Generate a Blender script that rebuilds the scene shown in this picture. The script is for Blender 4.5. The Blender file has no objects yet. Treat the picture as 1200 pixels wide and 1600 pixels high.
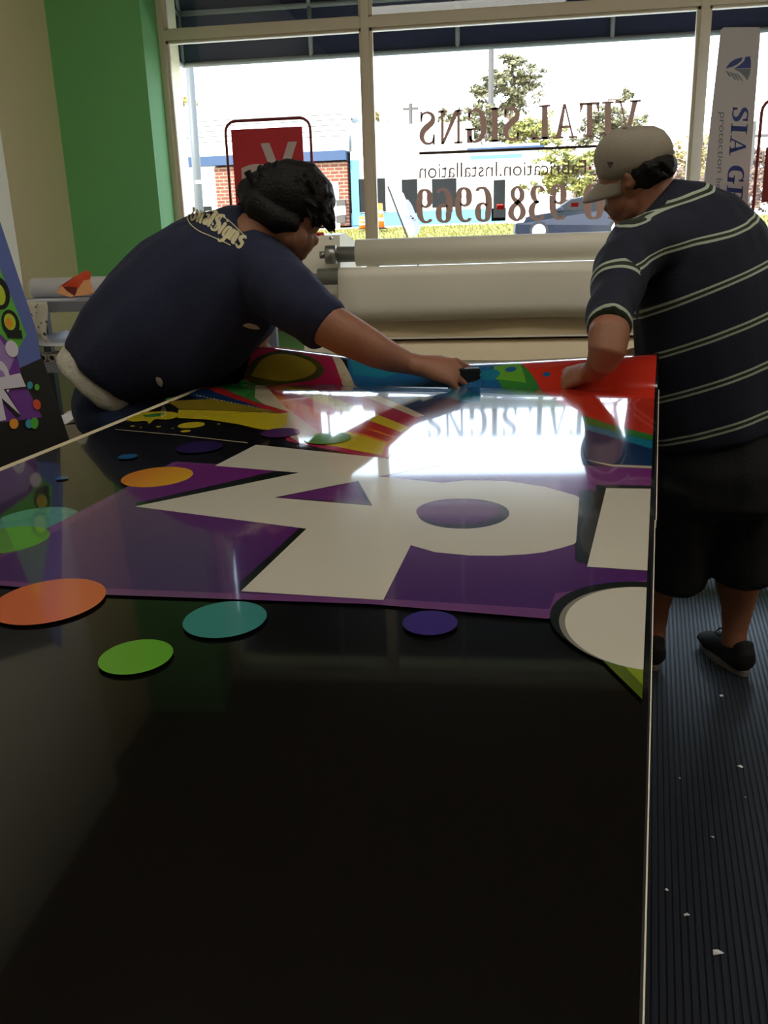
import bpy, bmesh, math, random
import numpy as np
from mathutils import Vector, Matrix
from mathutils.bvhtree import BVHTree
random.seed(7)
sc = bpy.context.scene
COL = sc.collection

# ------------------------------------------------------------------ camera, sky, sun, exposure
F = 1340.0
CAM = Vector((0, 0, 1.35))
cd = bpy.data.cameras.new('camera'); cam = bpy.data.objects.new('camera', cd); COL.objects.link(cam)
cam.location = CAM
cam.rotation_euler = (math.radians(73.16), math.radians(1.64), math.radians(7.59))
cd.sensor_fit = 'VERTICAL'; cd.sensor_height = 36.0; cd.lens = 36.0 * F / 1600
cd.clip_start = 0.02; cd.clip_end = 400
sc.camera = cam
ROT = cam.rotation_euler.to_matrix(); ROTI = ROT.transposed()

w = bpy.data.worlds.new('sky'); sc.world = w; w.use_nodes = True
wn = w.node_tree; wn.nodes.clear()
wo = wn.nodes.new('ShaderNodeOutputWorld'); wb = wn.nodes.new('ShaderNodeBackground')
wtc = wn.nodes.new('ShaderNodeTexCoord'); wsep = wn.nodes.new('ShaderNodeSeparateXYZ'); wr = wn.nodes.new('ShaderNodeValToRGB')
wr.color_ramp.elements[0].position = 0.0; wr.color_ramp.elements[0].color = (1.0, 1.0, 1.0, 1)
wr.color_ramp.elements[1].position = 0.6; wr.color_ramp.elements[1].color = (0.42, 0.54, 0.72, 1)
we = wr.color_ramp.elements.new(.08); we.color = (.96, .98, 1, 1); we = wr.color_ramp.elements.new(.24); we.color = (.62, .72, .86, 1)
wn.links.new(wtc.outputs['Generated'], wsep.inputs[0]); wn.links.new(wsep.outputs['Z'], wr.inputs[0])
wn.links.new(wr.outputs[0], wb.inputs['Color']); wb.inputs['Strength'].default_value = 6.2
wn.links.new(wb.outputs[0], wo.inputs[0])

sl = bpy.data.lights.new('sun', 'SUN'); sl.energy = 9.0; sl.angle = math.radians(1.0); sl.color = (1.0, 0.95, 0.86)
sun = bpy.data.objects.new('sun', sl); COL.objects.link(sun)
sun.rotation_euler = (math.radians(46), 0, math.radians(-35))     # shines from behind the shop on to the far side of the road

pl = bpy.data.lights.new('window_portal', 'AREA'); pl.shape = 'RECTANGLE'; pl.size = 6.9; pl.size_y = 3.0; pl.energy = 1
pl.cycles.is_portal = True
po = bpy.data.objects.new('window_portal', pl); COL.objects.link(po)
po.location = (1.38, 5.72, 2.5); po.rotation_euler = (math.radians(-90), 0, 0)

sc.view_settings.view_transform = 'Standard'; sc.view_settings.look = 'None'
sc.view_settings.gamma = 1.0; sc.view_settings.use_curve_mapping = False
sc.view_settings.exposure = 0.35

# ------------------------------------------------------------------ helpers
def srgb(r, g, b):
    f = lambda c: (c / 255 / 12.92) if c / 255 <= 0.04045 else ((c / 255 + 0.055) / 1.055) ** 2.4
    return (f(r), f(g), f(b), 1)

def mat(name, col, rough=0.6, metal=0.0, noise=0.0, nscale=30, bump=0.0, bscale=200, spec=0.5, coat=0.0, emit=None, estr=0):
    m = bpy.data.materials.new(name); m.use_nodes = True
    nt = m.node_tree; b = nt.nodes['Principled BSDF']
    b.inputs['Roughness'].default_value = rough; b.inputs['Metallic'].default_value = metal
    b.inputs['Specular IOR Level'].default_value = spec
    b.inputs['Coat Weight'].default_value = coat; b.inputs['Coat Roughness'].default_value = 0.05
    b.inputs['Base Color'].default_value = col
    tc = nt.nodes.new('ShaderNodeTexCoord')
    if noise:
        n = nt.nodes.new('ShaderNodeTexNoise'); n.inputs['Scale'].default_value = nscale; n.inputs['Detail'].default_value = 5
        mx = nt.nodes.new('ShaderNodeMix'); mx.data_type = 'RGBA'
        mx.inputs['A'].default_value = tuple(c * (1 - noise) for c in col[:3]) + (1,)
        mx.inputs['B'].default_value = tuple(min(1, c * (1 + noise)) for c in col[:3]) + (1,)
        nt.links.new(tc.outputs['Object'], n.inputs['Vector']); nt.links.new(n.outputs['Fac'], mx.inputs['Factor'])
        nt.links.new(mx.outputs['Result'], b.inputs['Base Color'])
    if bump:
        n2 = nt.nodes.new('ShaderNodeTexNoise'); n2.inputs['Scale'].default_value = bscale; n2.inputs['Detail'].default_value = 4
        bp = nt.nodes.new('ShaderNodeBump'); bp.inputs['Strength'].default_value = bump; bp.inputs['Distance'].default_value = 0.01
        nt.links.new(tc.outputs['Object'], n2.inputs['Vector']); nt.links.new(n2.outputs['Fac'], bp.inputs['Height'])
        nt.links.new(bp.outputs[0], b.inputs['Normal'])
    if emit:
        b.inputs['Emission Color'].default_value = emit; b.inputs['Emission Strength'].default_value = estr
    return m

def ray(px, py): return (ROT @ Vector((px - 600, 800 - py, -F)))
def at(px, py, Y):
    r = ray(px, py); return CAM + r * (Y / r.y)
def depth(P): return -(ROTI @ (Vector(P) - CAM)).z
def proj(P):
    q = ROTI @ (Vector(P) - CAM); return (600 + F * q.x / -q.z, 800 - F * q.y / -q.z)

def tag(o, label=None, cat=None, group=None, kind=None):
    if label: o['label'] = label
    if cat: o['category'] = cat
    if group: o['group'] = group
    if kind: o['kind'] = kind
    return o
def empty(name, loc=(0, 0, 0)):
    o = bpy.data.objects.new(name, None); COL.objects.link(o); o.location = loc; o.empty_display_size = 0.1; return o
def link_mesh(name, me, mats, parent=None, smooth=False):
    for m in (mats if isinstance(mats, (list, tuple)) else [mats]): me.materials.append(m)
    if smooth:
        for p in me.polygons: p.use_smooth = True
    o = bpy.data.objects.new(name, me); COL.objects.link(o)
    if parent:
        o.parent = parent
        o.matrix_parent_inverse = Matrix.Translation(-Vector(parent.location)) if parent.type == 'EMPTY' else Matrix.Identity(4)
    return o
class MB:
    """collects shapes for ONE mesh object (world coordinates)"""
    def __init__(s): s.bm = bmesh.new(); s.mi = 0
    def _f(s, vs, faces):
        vv = [s.bm.verts.new(v) for v in vs]
        for f in faces:
            try:
                q = s.bm.faces.new([vv[i] for i in f]); q.material_index = s.mi
            except ValueError: pass
        return s
    def box(s, x0, x1, y0, y1, z0, z1, M=None, bevel=0):
        vs = [Vector((x, y, z)) for z in (z0, z1) for y in (y0, y1) for x in (x0, x1)]
        if M is not None: vs = [M @ v for v in vs]
        fs = [(0, 2, 3, 1), (4, 5, 7, 6), (0, 1, 5, 4), (1, 3, 7, 5), (3, 2, 6, 7), (2, 0, 4, 6)]
        if not bevel: return s._f(vs, fs)
        b2 = bmesh.new(); vv = [b2.verts.new(v) for v in vs]
        for f in fs: b2.faces.new([vv[i] for i in f])
        bmesh.ops.bevel(b2, geom=b2.edges[:], offset=bevel, segments=2, affect='EDGES', profile=0.7)
        return s.add(b2)
    def add(s, b2):
        me = bpy.data.meshes.new('t'); b2.to_mesh(me); b2.free(); n = len(s.bm.faces)
        s.bm.from_mesh(me); s.bm.faces.ensure_lookup_table()
        for i in range(n, len(s.bm.faces)): s.bm.faces[i].material_index = s.mi
        bpy.data.meshes.remove(me); return s
    def cyl(s, p0, p1, r0, r1=None, n=20, caps=True):
        p0, p1 = Vector(p0), Vector(p1); r1 = r0 if r1 is None else r1
        t = (p1 - p0).normalized(); a = t.orthogonal().normalized(); b = t.cross(a)
        vs = []
        for p, r in ((p0, r0), (p1, r1)):
            vs += [p + (a * math.cos(k * 2 * math.pi / n) + b * math.sin(k * 2 * math.pi / n)) * r for k in range(n)]
        fs = [(k, (k + 1) % n, n + (k + 1) % n, n + k) for k in range(n)]
        if caps: fs += [tuple(reversed(range(n))), tuple(range(n, 2 * n))]
        return s._f(vs, fs)
    def tube(s, pts, r, n=10):
        pts = [Vector(p) for p in pts]; rings = []; a = None
        for i, p in enumerate(pts):
            t = (pts[min(i + 1, len(pts) - 1)] - pts[max(i - 1, 0)]).normalized()
            a = (t.orthogonal() if a is None else (a - t * a.dot(t))).normalized(); b = t.cross(a)
            rr = r[i] if isinstance(r, (list, tuple)) else r
            rings.append([p + (a * math.cos(k * 2 * math.pi / n) + b * math.sin(k * 2 * math.pi / n)) * rr for k in range(n)])
        vs = [v for R_ in rings for v in R_]; fs = []
        for i in range(len(pts) - 1):
            fs += [(i * n + k, i * n + (k + 1) % n, (i + 1) * n + (k + 1) % n, (i + 1) * n + k) for k in range(n)]
        fs += [tuple(reversed(range(n))), tuple(range((len(pts) - 1) * n, len(pts) * n))]
        return s._f(vs, fs)
    def sphere(s, c, r, M=None, u=16, v=10):
        rr = r if isinstance(r, (list, tuple)) else (r, r, r)
        vs = []; c = Vector(c)
        M = M or Matrix.Identity(3)
        vs.append(c + M @ Vector((0, 0, rr[2])))
        for j in range(1, v):
            for i in range(u):
                th = math.pi * j / v; ph = 2 * math.pi * i / u
                vs.append(c + M @ Vector((rr[0] * math.sin(th) * math.cos(ph), rr[1] * math.sin(th) * math.sin(ph), rr[2] * math.cos(th))))
        vs.append(c + M @ Vector((0, 0, -rr[2])))
        fs = [(0, 1 + i, 1 + (i + 1) % u) for i in range(u)]
        for j in range(v - 2):
            fs += [(1 + j * u + i, 1 + (j + 1) * u + i, 1 + (j + 1) * u + (i + 1) % u, 1 + j * u + (i + 1) % u) for i in range(u)]
        L = len(vs) - 1
        fs += [(L, 1 + (v - 2) * u + (i + 1) % u, 1 + (v - 2) * u + i) for i in range(u)]
        return s._f(vs, fs)
    def prism(s, pts, off):
        pts = [Vector(p) for p in pts]; off = Vector(off); n = len(pts)
        return s._f(pts + [p + off for p in pts], [tuple(range(n)), tuple(reversed(range(n, 2 * n)))] + [(i, (i + 1) % n, n + (i + 1) % n, n + i) for i in range(n)])
    def loft(s, st, n=22, cap=.35):
        """st: list of (centre, ra, rb, axisA); closed with rounded caps"""
        C = [Vector(q[0]) for q in st]; rings = []
        def ring(c, A, B, ra, rb): return [c + A * (math.cos(2 * math.pi * k / n) * ra) + B * (math.sin(2 * math.pi * k / n) * rb) for k in range(n)]
        fr = []
        for i in range(len(st)):
            T = (C[min(i + 1, len(C) - 1)] - C[max(i - 1, 0)]).normalized()
            A = Vector(st[i][3]); A = (A - T * A.dot(T)).normalized(); B = T.cross(A)
            fr.append((T, A, B))
        T, A, B = fr[0]; m = min(st[0][1], st[0][2])
        for q in (0.35, 0.8): rings.append(ring(C[0] - T * m * cap * math.sqrt(max(0, 1 - q * q)), A, B, st[0][1] * q, st[0][2] * q))
        for i in range(len(st)): rings.append(ring(C[i], fr[i][1], fr[i][2], st[i][1], st[i][2]))
        T, A, B = fr[-1]; m = min(st[-1][1], st[-1][2])
        for q in (0.8, 0.35): rings.append(ring(C[-1] + T * m * cap * math.sqrt(max(0, 1 - q * q)), A, B, st[-1][1] * q, st[-1][2] * q))
        vs = [v for R_ in rings for v in R_]; fs = []; N = len(rings)
        for i in range(N - 1):
            fs += [(i * n + k, i * n + (k + 1) % n, (i + 1) * n + (k + 1) % n, (i + 1) * n + k) for k in range(n)]
        fs += [tuple(reversed(range(n))), tuple(range((N - 1) * n, N * n))]
        return s._f(vs, fs)
    def build(s, name, mats, parent=None, smooth=False):
        bmesh.ops.recalc_face_normals(s.bm, faces=s.bm.faces[:])
        me = bpy.data.meshes.new(name); s.bm.to_mesh(me); s.bm.free()
        return link_mesh(name, me, mats, parent, smooth)
    def organic(s, name, mats, parent=None, voxel=0.006, it=6, fac=0.5):
        bmesh.ops.recalc_face_normals(s.bm, faces=s.bm.faces[:])
        me = bpy.data.meshes.new(name + '_src'); s.bm.to_mesh(me); s.bm.free()
        o = bpy.data.objects.new('tmp', me); COL.objects.link(o)
        m = o.modifiers.new('r', 'REMESH'); m.mode = 'VOXEL'; m.voxel_size = voxel
        if it:
            m2 = o.modifiers.new('s', 'SMOOTH'); m2.factor = fac; m2.iterations = it
        dg = bpy.context.evaluated_depsgraph_get(); ev = o.evaluated_get(dg)
        me2 = bpy.data.meshes.new_from_object(ev)
        bpy.data.objects.remove(o); bpy.data.meshes.remove(me); me2.name = name
        me2.materials.clear()
        return link_mesh(name, me2, mats, parent, True)
def one(name, m, fn, parent=None, smooth=False):
    b = MB(); fn(b); return b.build(name, m, parent, smooth)
def struct(o): o['kind'] = 'structure'; return o

# a person's cross-section: pixel centre, world Y, half width in pixels, half depth in metres
def st(px, py, Y, hw, rd):
    c = at(px, py, Y); return [c, hw * depth(c) / F, rd, None]
def stations(lst):
    L = [st(*q) for q in lst]
    for i, q in enumerate(L):
        T = (L[min(i + 1, len(L) - 1)][0] - L[max(i - 1, 0)][0]).normalized()
        V_ = (q[0] - CAM).normalized(); q[3] = T.cross(V_)
    return L

# text from Blender's own built-in letter shapes, fitted into a box, returned as verts and faces in the xy plane
def text_geo(s, wd, ht, bold=0.0):
    cu = bpy.data.curves.new('t', 'FONT'); cu.body = s; cu.offset = bold; cu.resolution_u = 4
    o = bpy.data.objects.new('t', cu); COL.objects.link(o)
    dg = bpy.context.evaluated_depsgraph_get(); me = bpy.data.meshes.new_from_object(o.evaluated_get(dg))
    v = np.array([p.co[:2] for p in me.vertices]); mn, mx = v.min(0), v.max(0)
    v = (v - mn) / (mx - mn) * np.array([wd, ht])
    fs = [tuple(p.vertices) for p in me.polygons]
    bpy.data.objects.remove(o); bpy.data.curves.remove(cu); bpy.data.meshes.remove(me)
    return [tuple(q) for q in v], fs

# stroke letters: ribbons with varying width in unit boxes
def smoothline(pts, n=6):
    out = []
    P = [Vector(p) for p in pts]
    for i in range(len(P) - 1):
        p0 = P[max(i - 1, 0)]; p1 = P[i]; p2 = P[i + 1]; p3 = P[min(i + 2, len(P) - 1)]
        for k in range(n):
            t = k / n
            out.append(0.5 * ((2 * p1) + (p2 - p0) * t + (2 * p0 - 5 * p1 + 4 * p2 - p3) * t * t + (3 * p1 - p0 - 3 * p2 + p3) * t ** 3))
    out.append(P[-1]); return out
def ribbon(pts, curve=True):
    """pts: (x, y, width) -> quads"""
    P = smoothline(pts) if curve else [Vector(p) for p in pts]
    L, R_ = [], []
    for i, p in enumerate(P):
        a = P[max(i - 1, 0)]; b = P[min(i + 1, len(P) - 1)]
        t = Vector((b.x - a.x, b.y - a.y)); t = t.normalized() if t.length > 1e-9 else Vector((1, 0)); nn = Vector((-t.y, t.x)) * (max(p.z, .004) + (.02 if p.z < .5 else 0)) / 2
        L.append((p.x + nn.x, p.y + nn.y)); R_.append((p.x - nn.x, p.y - nn.y))
    q = []
    for i in range(len(P) - 1): q.append([L[i], L[i + 1], R_[i + 1], R_[i]])
    return q
def bx2(x0, x1, y0, y1):
    x0, x1, y0, y1 = x0 - .012, x1 + .012, y0 - .008, y1 + .008
    return [[(x0, y0), (x1, y0), (x1, y1), (x0, y1)]]
TK = 0.15; TN = 0.07
GL = {
 'I': (0.36, bx2(.09, .27, 0, 1) + bx2(0, .36, 0, .05) + bx2(0, .36, .95, 1)),
 'L': (0.58, bx2(.09, .26, 0, 1) + bx2(0, .36, .95, 1) + bx2(0, .58, 0, .06) + [[(.58, 0), (.58, .27), (.54, .27), (.44, .05)]]),
 'T': (0.64, bx2(.24, .40, 0, 1) + bx2(.15, .49, 0, .05) + bx2(0, .64, .94, 1) + [[(0, 1), (0, .72), (.04, .72), (.12, .96)], [(.64, 1), (.52, .96), (.60, .72), (.64, .72)]]),
 'V': (0.78, [[(.08, 1), (.26, 1), (.46, .16), (.38, 0)], [(.62, 1), (.69, 1), (.43, 0), (.38, 0)]] + bx2(0, .34, .95, 1) + bx2(.52, .78, .95, 1)),
 'A': (0.78, [[(.36, 1), (.42, 1), (.16, 0), (.09, 0)], [(.36, 1), (.45, 1), (.70, 0), (.52, 0)]] + bx2(0, .26, 0, .05) + bx2(.44, .78, 0, .05) + bx2(.2, .56, .3, .36)),
 'N': (0.82, bx2(.10, .17, 0, 1) + bx2(.65, .72, 0, 1) + [[(.08, 1), (.26, 1), (.72, 0), (.62, 0)]] + bx2(0, .27, 0, .05) + bx2(.55, .82, .95, 1) + bx2(0, .2, .95, 1)),
 'S': (0.56, ribbon([(.48, .78, .03), (.44, .92, .05), (.28, .97, .06), (.11, .88, .10), (.10, .70, .16), (.26, .56, .18), (.42, .42, .18), (.47, .24, .15), (.38, .08, .08), (.24, .03, .06), (.10, .08, .05), (.06, .24, .03)]) + bx2(.46, .51, .70, 1) + bx2(.03, .08, 0, .3)),
 'G': (0.72, ribbon([(.58, .76, .03), (.54, .90, .05), (.38, .975, .06), (.19, .88, .12), (.11, .68, .17), (.10, .50, .18), (.11, .32, .17), (.19, .12, .12), (.36, .025, .06), (.50, .06, .06), (.56, .2, .06)]) + bx2(.5, .65, 0, .42) + bx2(.40, .72, .38, .43) + bx2(.56, .61, .70, 1)),
 '9': (0.52, ribbon([(.40, .70, .17), (.38, .9, .13), (.26, .975, .05), (.13, .9, .12), (.10, .72, .17), (.12, .55, .12), (.24, .475, .05), (.36, .54, .06)]) + ribbon([(.42, .70, .17), (.42, .5, .18), (.40, .25, .16), (.32, .08, .10), (.22, .03, .06), (.10, .06, .07), (.08, .12, .12)])),
 '3': (0.50, ribbon([(.09, .82, .13), (.13, .93, .07), (.24, .97, .05), (.36, .88, .13), (.37, .72, .15), (.30, .56, .09), (.20, .53, .04)]) + ribbon([(.20, .53, .04), (.32, .50, .09), (.41, .36, .16), (.40, .16, .15), (.28, .03, .06), (.15, .05, .07), (.09, .16, .14)])),
 '8': (0.52, ribbon([(.26, .53, .08), (.13, .64, .13), (.12, .83, .12), (.25, .97, .05), (.38, .85, .11), (.37, .68, .10), (.26, .55, .12), (.12, .40, .12), (.09, .2, .15), (.25, .03, .06), (.42, .16, .15), (.41, .36, .14), (.26, .53, .10)])),
 '0': (0.52, ribbon([(.26, .97, .05), (.13, .88, .12), (.10, .5, .18), (.13, .12, .12), (.26, .03, .05), (.39, .12, .12), (.42, .5, .18), (.39, .88, .12), (.26, .97, .05)])),
 '1': (0.36, bx2(.11, .28, 0, 1) + bx2(.02, .36, 0, .05) + [[(.14, 1), (.0, .85), (.0, .8), (.14, .88)]]),
}
GL['6'] = (0.52, [[(0.52 - x, 1 - y) for x, y in q] for q in GL['9'][1]])
def glyph_line(s, gap=0.09, space=0.3):
    x = 0; out = []   # one list of quads per letter
    for ch in s:
        if ch == ' ': x += space; continue
        wd, qs = GL[ch]
        out.append([[(x + px, py) for px, py in q] for q in qs]); x += wd + gap
    return x - gap, out

# ------------------------------------------------------------------ materials
M = {}
M['green'] = mat('green_wall_paint', srgb(122, 194, 122), 0.75, spec=.25, noise=.04, nscale=8, bump=.05, bscale=300)
M['beige'] = mat('beige_wall_paint', srgb(246, 230, 188), 0.6, noise=.03, nscale=6, bump=.05, bscale=300)
M['cream'] = mat('cream_trim_and_lit_wall', srgb(252, 246, 226), 0.6, noise=.02, bump=.05, bscale=300)  # on the front wall section this stands in for brighter light; plain cream elsewhere
M['dimwall'] = mat('back_wall_paint', srgb(190, 172, 145), 0.7, noise=.05)
M['ceil'] = mat('ceiling_tile', srgb(120, 98, 78), 0.8, noise=.05)
M['alu'] = mat('window_aluminium', srgb(226, 214, 190), 0.45, metal=.0, noise=.03)
M['base'] = mat('dark_baseboard', srgb(50, 46, 42), .6, noise=.1)
M['lam'] = mat('laminator_enamel', srgb(240, 234, 218), .4, noise=.02)
M['lamdark'] = mat('laminator_tan_panel', srgb(226, 208, 174), .5, noise=.03)
M['steel'] = mat('brushed_steel', srgb(160, 160, 156), .35, metal=.8, noise=.05)
M['film'] = mat('white_roll_liner', srgb(246, 240, 224), .45, noise=.015, nscale=4)
M['black'] = mat('black_plastic', srgb(22, 22, 24), .4, noise=.1)
M['redbtn'] = mat('red_button', srgb(190, 40, 24), .35, noise=.05)
M['skin'] = mat('skin', srgb(146, 96, 72), .55, noise=.08, nscale=25, bump=.1, bscale=120)
M['hair'] = mat('dark_hair', srgb(16, 12, 11), .6, noise=.35, nscale=120, bump=.5, bscale=140, spec=.25)
M['navy'] = mat('navy_cotton', srgb(22, 28, 56), .9, noise=.12, nscale=60, bump=.2, bscale=180)
M['logo'] = mat('cream_shirt_print', srgb(196, 186, 150), .8, noise=.05)
M['under'] = mat('grey_undershirt', srgb(196, 190, 176), .9, noise=.08, nscale=50, bump=.3, bscale=90)
M['denim'] = mat('dark_denim', srgb(28, 42, 74), .85, noise=.2, nscale=80, bump=.2, bscale=200)
M['shorts'] = mat('black_shorts_cloth', srgb(19, 20, 26), .9, noise=.15, nscale=40, bump=.2, bscale=150)
M['cap'] = mat('khaki_grey_cap_cloth', srgb(146, 136, 122), .85, noise=.06, nscale=90, bump=.2, bscale=300)
M['capblack'] = mat('black_cap_thread', srgb(28, 26, 28), .8, noise=.1)
M['shoe'] = mat('black_shoe_suede', srgb(16, 16, 19), .8, noise=.2, bump=.2)
M['sole'] = mat('pale_rubber_sole', srgb(120, 114, 104), .6, noise=.1)
M['shelf'] = mat('blue_grey_shelf_laminate', srgb(176, 176, 190), .5, noise=.03)
M['shelfedge'] = mat('grey_shelf_edging', srgb(120, 122, 132), .5, noise=.03)
M['paper'] = mat('white_paper', srgb(236, 234, 240), .6, noise=.03)
M['orange'] = mat('orange_paper', srgb(224, 76, 28), .5, noise=.08)
M['peach'] = mat('peach_paper', srgb(236, 166, 112), .5, noise=.05)
M['maroon'] = mat('maroon_paper', srgb(110, 36, 28), .5, noise=.1)
M['cardtube'] = mat('cardboard_tube', srgb(150, 140, 124), .7, noise=.08)
M['wood'] = mat('bench_board', srgb(96, 80, 62), .6, noise=.15, nscale=12)
M['redsign'] = mat('red_sign_panel', srgb(205, 58, 70), .5, noise=.03)
M['redtube'] = mat('red_painted_tube', srgb(130, 34, 30), .4, noise=.05)
M['signwhite'] = mat('pale_sign_letters', srgb(226, 210, 206), .5, noise=.02)
M['brownvinyl'] = mat('brown_window_vinyl', srgb(122, 98, 84), .6, noise=.03)
M['darkvinyl'] = mat('dark_brown_window_vinyl', srgb(84, 66, 56), .6, noise=.03)
M['redvinyl'] = mat('red_window_vinyl', srgb(200, 40, 30), .5, noise=.03)
M['banner'] = mat('grey_white_sign_board', srgb(205, 200, 200), .45, noise=.02)
M['bluevinyl'] = mat('blue_sign_vinyl', srgb(30, 56, 130), .4, noise=.03)
M['greyvinyl'] = mat('grey_sign_vinyl', srgb(110, 118, 128), .4, noise=.03)
M['canvas'] = mat('navy_awning_canvas', srgb(34, 40, 66), .8, noise=.06, nscale=15, bump=.1)
M['white'] = mat('white_outdoor_paint', srgb(240, 240, 236), .6, noise=.02)
M['bluepaint'] = mat('blue_band_paint', srgb(36, 60, 92), .6, noise=.03)
M['cyan'] = mat('pale_cyan_paint', srgb(84, 138, 160), .6, noise=.05)
M['winglass'] = mat('dark_shop_glass', srgb(22, 23, 23), .6, spec=.15, noise=.4, nscale=1.5)
M['asphalt'] = mat('asphalt', srgb(150, 146, 142), .9, noise=.08, nscale=6)
M['pave'] = mat('concrete_pavement', srgb(190, 186, 178), .9, noise=.06, nscale=4)
M['grass'] = mat('spring_grass', srgb(112, 106, 38), .9, noise=.35, nscale=9, bump=.4, bscale=40)
M['pole'] = mat('weathered_pole', srgb(70, 64, 58), .7, noise=.1)
M['palepole'] = mat('pale_steel_pole', srgb(128, 128, 126), .5, noise=.05)
M['bark'] = mat('tree_bark', srgb(112, 96, 80), .9, noise=.2)
M['pine'] = mat('pine_needles', srgb(104, 98, 64), .7, noise=.4, nscale=2)
M['leaf'] = mat('fresh_green_leaves', srgb(136, 132, 66), .7, noise=.35, nscale=2)
M['olive'] = mat('yellow_spring_leaves', srgb(150, 130, 72), .7, noise=.3, nscale=2)
M['twig'] = mat('reddish_brown_twigs', srgb(112, 88, 72), .8, noise=.3, nscale=2)
M['carpaint'] = mat('dark_blue_car_paint', srgb(14, 20, 38), .25, metal=.2, coat=.3, noise=.03)
M['tyre'] = mat('tyre_rubber', srgb(26, 26, 28), .8, noise=.1)
M['rim'] = mat('alloy_rim', srgb(190, 190, 192), .3, metal=.6, noise=.05)
M['barrel'] = mat('orange_barrel_plastic', srgb(250, 120, 30), .4, noise=.03)
M['tubelight'] = mat('fluorescent_tube', srgb(240, 240, 230), .5, emit=(1, .96, .84, 1), estr=4.4)
M['fixture'] = mat('lamp_fixture_enamel', srgb(200, 200, 196), .5, noise=.02)

def glass_mat():
    m = bpy.data.materials.new('window_glass'); m.use_nodes = True; nt = m.node_tree; nt.nodes.clear()
    o = nt.nodes.new('ShaderNodeOutputMaterial'); t = nt.nodes.new('ShaderNodeBsdfTransparent'); g = nt.nodes.new('ShaderNodeBsdfGlossy')
    g.inputs['Roughness'].default_value = 0.0; t.inputs[0].default_value = (.95, .97, .97, 1)
    f = nt.nodes.new('ShaderNodeFresnel'); f.inputs[0].default_value = 1.5; mx = nt.nodes.new('ShaderNodeMixShader')
    nt.links.new(f.outputs[0], mx.inputs[0]); nt.links.new(t.outputs[0], mx.inputs[1]); nt.links.new(g.outputs[0], mx.inputs[2]); nt.links.new(mx.outputs[0], o.inputs[0])
    return m
M['glass'] = glass_mat()
M['edgecream'] = mat('pale_board_edge', srgb(206, 192, 160), .6, noise=.03)
M['lamppole'] = mat('lamp_post_paint', srgb(84, 84, 82), .5, noise=.05)
def translucent(name, col, f):
    m = M[name]; nt = m.node_tree; b = nt.nodes['Principled BSDF']; out = nt.nodes['Material Output']
    t = nt.nodes.new('ShaderNodeBsdfTranslucent'); t.inputs[0].default_value = col; mx = nt.nodes.new('ShaderNodeMixShader'); mx.inputs[0].default_value = f
    nt.links.new(b.outputs[0], mx.inputs[1]); nt.links.new(t.outputs[0], mx.inputs[2]); nt.links.new(mx.outputs[0], out.inputs[0])
translucent('brownvinyl', srgb(150, 112, 94), .4); translucent('darkvinyl', srgb(110, 80, 64), .35); translucent('redvinyl', srgb(220, 40, 24), .3)
translucent('redsign', srgb(200, 36, 52), .25); translucent('signwhite', srgb(230, 200, 200), .2); translucent('banner', srgb(205, 198, 200), .12); translucent('film', srgb(222, 214, 196), .12)

def floor_mat():
    m = mat('ribbed_rubber_matting', srgb(40, 43, 54), .38, noise=.2, nscale=3, spec=.4); nt = m.node_tree; b = nt.nodes['Principled BSDF']
    tc = nt.nodes.new('ShaderNodeTexCoord'); mp = nt.nodes.new('ShaderNodeMapping'); mp.inputs['Rotation'].default_value = (0, 0, math.radians(9.2))
    wv = nt.nodes.new('ShaderNodeTexWave'); wv.bands_direction = 'X'; wv.wave_profile = 'SIN'; wv.inputs['Scale'].default_value = 2 * math.pi / 20 / 0.0145
    cr = nt.nodes.new('ShaderNodeValToRGB'); cr.color_ramp.elements[0].position = .04; cr.color_ramp.elements[1].position = .32
    bp = nt.nodes.new('ShaderNodeBump'); bp.inputs['Strength'].default_value = 1; bp.inputs['Distance'].default_value = .004
    nt.links.new(tc.outputs['Object'], mp.inputs[0]); nt.links.new(mp.outputs[0], wv.inputs[0]); nt.links.new(wv.outputs['Fac'], cr.inputs[0])
    nt.links.new(cr.outputs[0], bp.inputs['Height']); nt.links.new(bp.outputs[0], b.inputs['Normal'])
    mx = nt.nodes.new('ShaderNodeMix'); mx.data_type = 'RGBA'; mx.blend_type = 'MULTIPLY'; mx.inputs['Factor'].default_value = .75
    src = b.inputs['Base Color'].links[0].from_socket
    nt.links.new(src, mx.inputs['A']); nt.links.new(cr.outputs[0], mx.inputs['B']); nt.links.new(mx.outputs['Result'], b.inputs['Base Color'])
    return m
M['floor'] = floor_mat()
def brick_mat():
    m = mat('orange_brickwork', srgb(176, 92, 60), .85); nt = m.node_tree; b = nt.nodes['Principled BSDF']
    tc = nt.nodes.new('ShaderNodeTexCoord'); mp = nt.nodes.new('ShaderNodeMapping'); mp.inputs['Rotation'].default_value = (math.radians(90), 0, 0)
    bt = nt.nodes.new('ShaderNodeTexBrick'); bt.inputs['Scale'].default_value = 1.0; bt.inputs['Brick Width'].default_value = .42; bt.inputs['Row Height'].default_value = .16
    bt.inputs['Mortar Size'].default_value = .02
    bt.inputs['Color1'].default_value = srgb(106, 54, 36); bt.inputs['Color2'].default_value = srgb(122, 66, 46); bt.inputs['Mortar'].default_value = srgb(150, 130, 112)
    nt.links.new(tc.outputs['Object'], mp.inputs[0]); nt.links.new(mp.outputs[0], bt.inputs[0]); nt.links.new(bt.outputs['Color'], b.inputs['Base Color'])
    return m
M['brick'] = brick_mat()
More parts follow.
